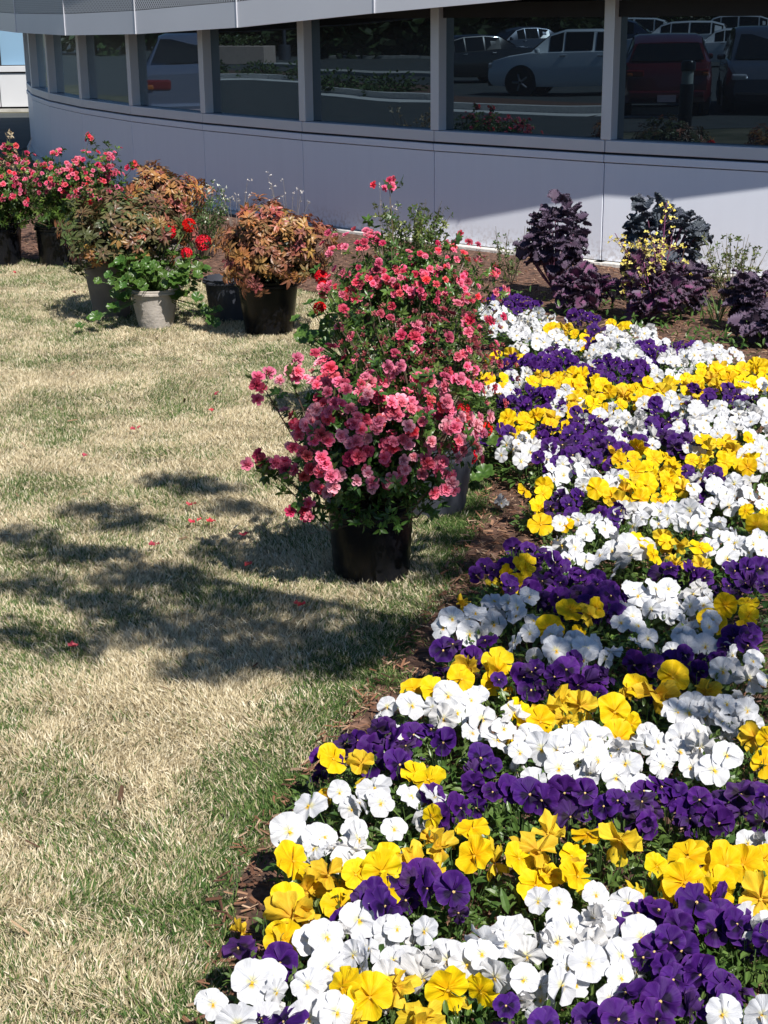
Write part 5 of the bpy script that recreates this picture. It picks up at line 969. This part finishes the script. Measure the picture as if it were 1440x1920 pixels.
CARS = [
 ('silver sedan seen from behind, reflected in the windows at the left', (-10.1, 18.68), hd(-.87, .50), SEDAN, 'silver', 4.5, 1.76, .31),
 ('pale silver crossover side on, reflected in the wide window before the last', (-29.95, 4.35), None, SUVP, 'pale', 4.6, 1.84, .36),
 ('dark red crossover seen from behind, reflected in the right window', (-20.9, .35), hd(-.93, -.37), SUVP, 'red', 4.6, 1.85, .36),
 ('slate blue minivan beside the dark red crossover, reflected at the right edge', (-20.9, -2.1), hd(.93, .40), VAN, 'grey', 5.0, 1.95, .34),
 ('white sedan beyond the dark red crossover in the reflected lot', (-44.0, -12.2), hd(-.45, .9), SEDAN, 'white', 4.6, 1.8, .32),
 ('white crossover behind the white sedan in the reflected lot', (-52, -13.5), hd(-.45, .9), SUVP, 'white', 4.7, 1.85, .35),
 ('navy pickup sized wagon far back in the reflected lot', (-57.5, -13.0), hd(.45, -.9), VAN, 'blue', 5.0, 1.9, .36),
 ('pale wagon in the farthest reflected row', (-66, -18), hd(.45, -.9), VAN, 'pale', 4.9, 1.9, .36),
 ('white minivan in the farthest reflected row', (-69, -24), hd(-.45, .9), VAN, 'white', 4.9, 1.9, .36),
 ('black sedan parked past the pale crossover', (-38.5, 6.5), hd(.3, .95), SEDAN, 'black', 4.6, 1.8, .32),
 ('grey sedan in the far row behind the crossover', (-55, 2.0), hd(.3, .95), SEDAN, 'grey', 4.6, 1.8, .32)]
for (lb, lc, h, pr, pn, L_, W_, rw) in CARS:
    if h is None: h = hd(-30.42+29.19, 5.79-3.39)
    car(lb, lc, h, pr, P_[pn], L_, W_, rw=rw)
# bollard light, lamp posts, planter
t = empty('bollard_light', (-9.57, 4.87, float(gz(-9.57, 0))), 'short black bollard light by the road, reflected in the right window', 'bollard')
MB().lathe([(.10, 0), (.10, .62), (.095, .64)], 24).build('post', M['blackplastic'], t, smooth=True); MB().lathe([(.085, .64), (.085, .82)], 24).build('lens', plain('frosted_lens', (.35, .38, .36), .3), t, smooth=True); MB().lathe([(.105, .82), (.105, .93), (.08, .96), (.001, .965)], 24, cap=False).build('cap', M['blackplastic'], t, smooth=True)
for i, (x, y, l) in enumerate([(-60.6, 32.0, 'tall grey lamp post in the far lot, reflected in a middle window'), (-58, -4, 'tall grey lamp post beyond the parked crossover')]):
    t = empty('lamp_post', (x, y, -.5), l, 'lamp post'); MB().lathe([(.28, 0), (.28, .7), (.09, .72), (.06, 6)], 16).build('post', M['greypot'], t, smooth=True); MB().box((.5, 0, 6.0), (1.0, .3, .12)).build('lamp_head', M['greypot'], t, bevel=.03)
t = empty('concrete_planter', (-53.9, 32.2, -.5), 'wide tan concrete planter across the road, reflected in a middle window', 'planter')
MB().box((0, 0, .4), (1.6, 3.4, .8)).build('box', plain('tan_concrete', (.40, .31, .26), .85), t, bevel=.03)
V, T, C = rosettes(np.stack([rng.uniform(-.7, .7, 160), rng.uniform(-1.5, 1.5, 160), rng.uniform(.8, 1.25, 160)], 1), rdir(160, .5), 5, .12, .06, [(.06, .1, .03), (.1, .14, .04)]); link('foliage', npmesh('planter_foliage', V, T, M['leaf'], C), t)['kind'] = 'stuff'
# ------------------------------------------------------------------ shrubs on the island and trees beyond the lot
def far_bush_mesh(n, rx, rz, L, cols, z0=0):
    d = rdir(n); P = d*[rx, rx, rz]*(rng.uniform(.5, 1.05, (n, 1)))*(1+.2*np.sin(d[:, :1]*5)); P[:, 2] = np.abs(P[:, 2]+rz*.2)+z0; V, T, C = leaves(P, d+rng.normal(0, .6, (n, 3)), rdir(n, .5), L, L*.6, .1, .2, np.array(cols)[rng.integers(0, len(cols), n)]); return V, T, C
DG = [(.035, .06, .02), (.05, .08, .025), (.03, .045, .018)]
hm = [npmesh('hedge', *far_bush_mesh(420, .8, .55, .14, [(.06, .11, .03), (.09, .14, .04)])[:2], M['pinegreen'], None) for _ in range(1)]
hm = []
for _ in range(3):
    V, T, C = far_bush_mesh(420, .8, .5, .14, [(.06, .11, .03), (.09, .14, .04), (.04, .08, .02)]); hm.append(npmesh('island_shrub', V, T, M['pinegreen'], C))
hp = [(-30.2, 15.0), (-31.8, 16.6), (-33.5, 18.6), (-35.0, 20.8), (-36.7, 23.2), (-38.2, 25.4), (-40, 28.0), (-29.0, 13.6), (-41.5, 31)]
for i, (x, y) in enumerate(hp):
    n_ = Vector((-1.6, .9)); o = link('island_shrub', hm[i % 3]); o.location = (x+n_.x*.9, y+n_.y*.9, -.42); o.rotation_euler.z = i*1.7; o.scale = (1, 1, .8)
    tag(o, f'low green shrub on the road island, {ORD[i]} along the row reflected in the windows', 'shrub', 'shrubs on the road island')
tm = []
for k in range(3):
    V, T, C = far_bush_mesh(1700, 4.2, 5.2, .7, DG, -.6); tm.append(npmesh('tree_crown', V, T, M['pinegreen'], C))
trk = npmesh('tree_trunk', *tubes([[(0, 0, 0), (.1, 0, 2.2), (0, .1, 5)]], .28, .14, (.1, .08, .06), 8)[:2], M['bark'])
tp = [(-84, 44), (-80, 52), (-88, 34), (-78, 25), (-86, 20), (-76, 13), (-84, 7), (-75, 2), (-82, -5), (-90, -12), (-88, -20), (-92, -28), (-86, -36), (-84, -44), (-72, 60), (-60, 68), (-50, 74), (-78, 38), (-68, 40), (-70, 31), (-68, 22), (-67, 14), (-66, 7), (-70, 0)]
for i, (x, y) in enumerate(tp):
    t = empty('broadleaf_tree', (x, y, -.5), f'dark leafy tree beyond the reflected parking lot, {ORD[i]} along the line', 'tree', 'trees beyond the parking lot'); s = rng.uniform(.8, 1.25)
    link('trunk', trk, t); link('crown', tm[i % 3], t, Matrix.Translation((0, 0, .8)) @ Matrix.Rotation(i*1.3, 4, 'Z') @ Matrix.Diagonal((s*1.15, s*1.15, s, 1)))
print('objects', len(bpy.data.objects), 'unique tris', sum(len(m.polygons) for m in bpy.data.meshes))
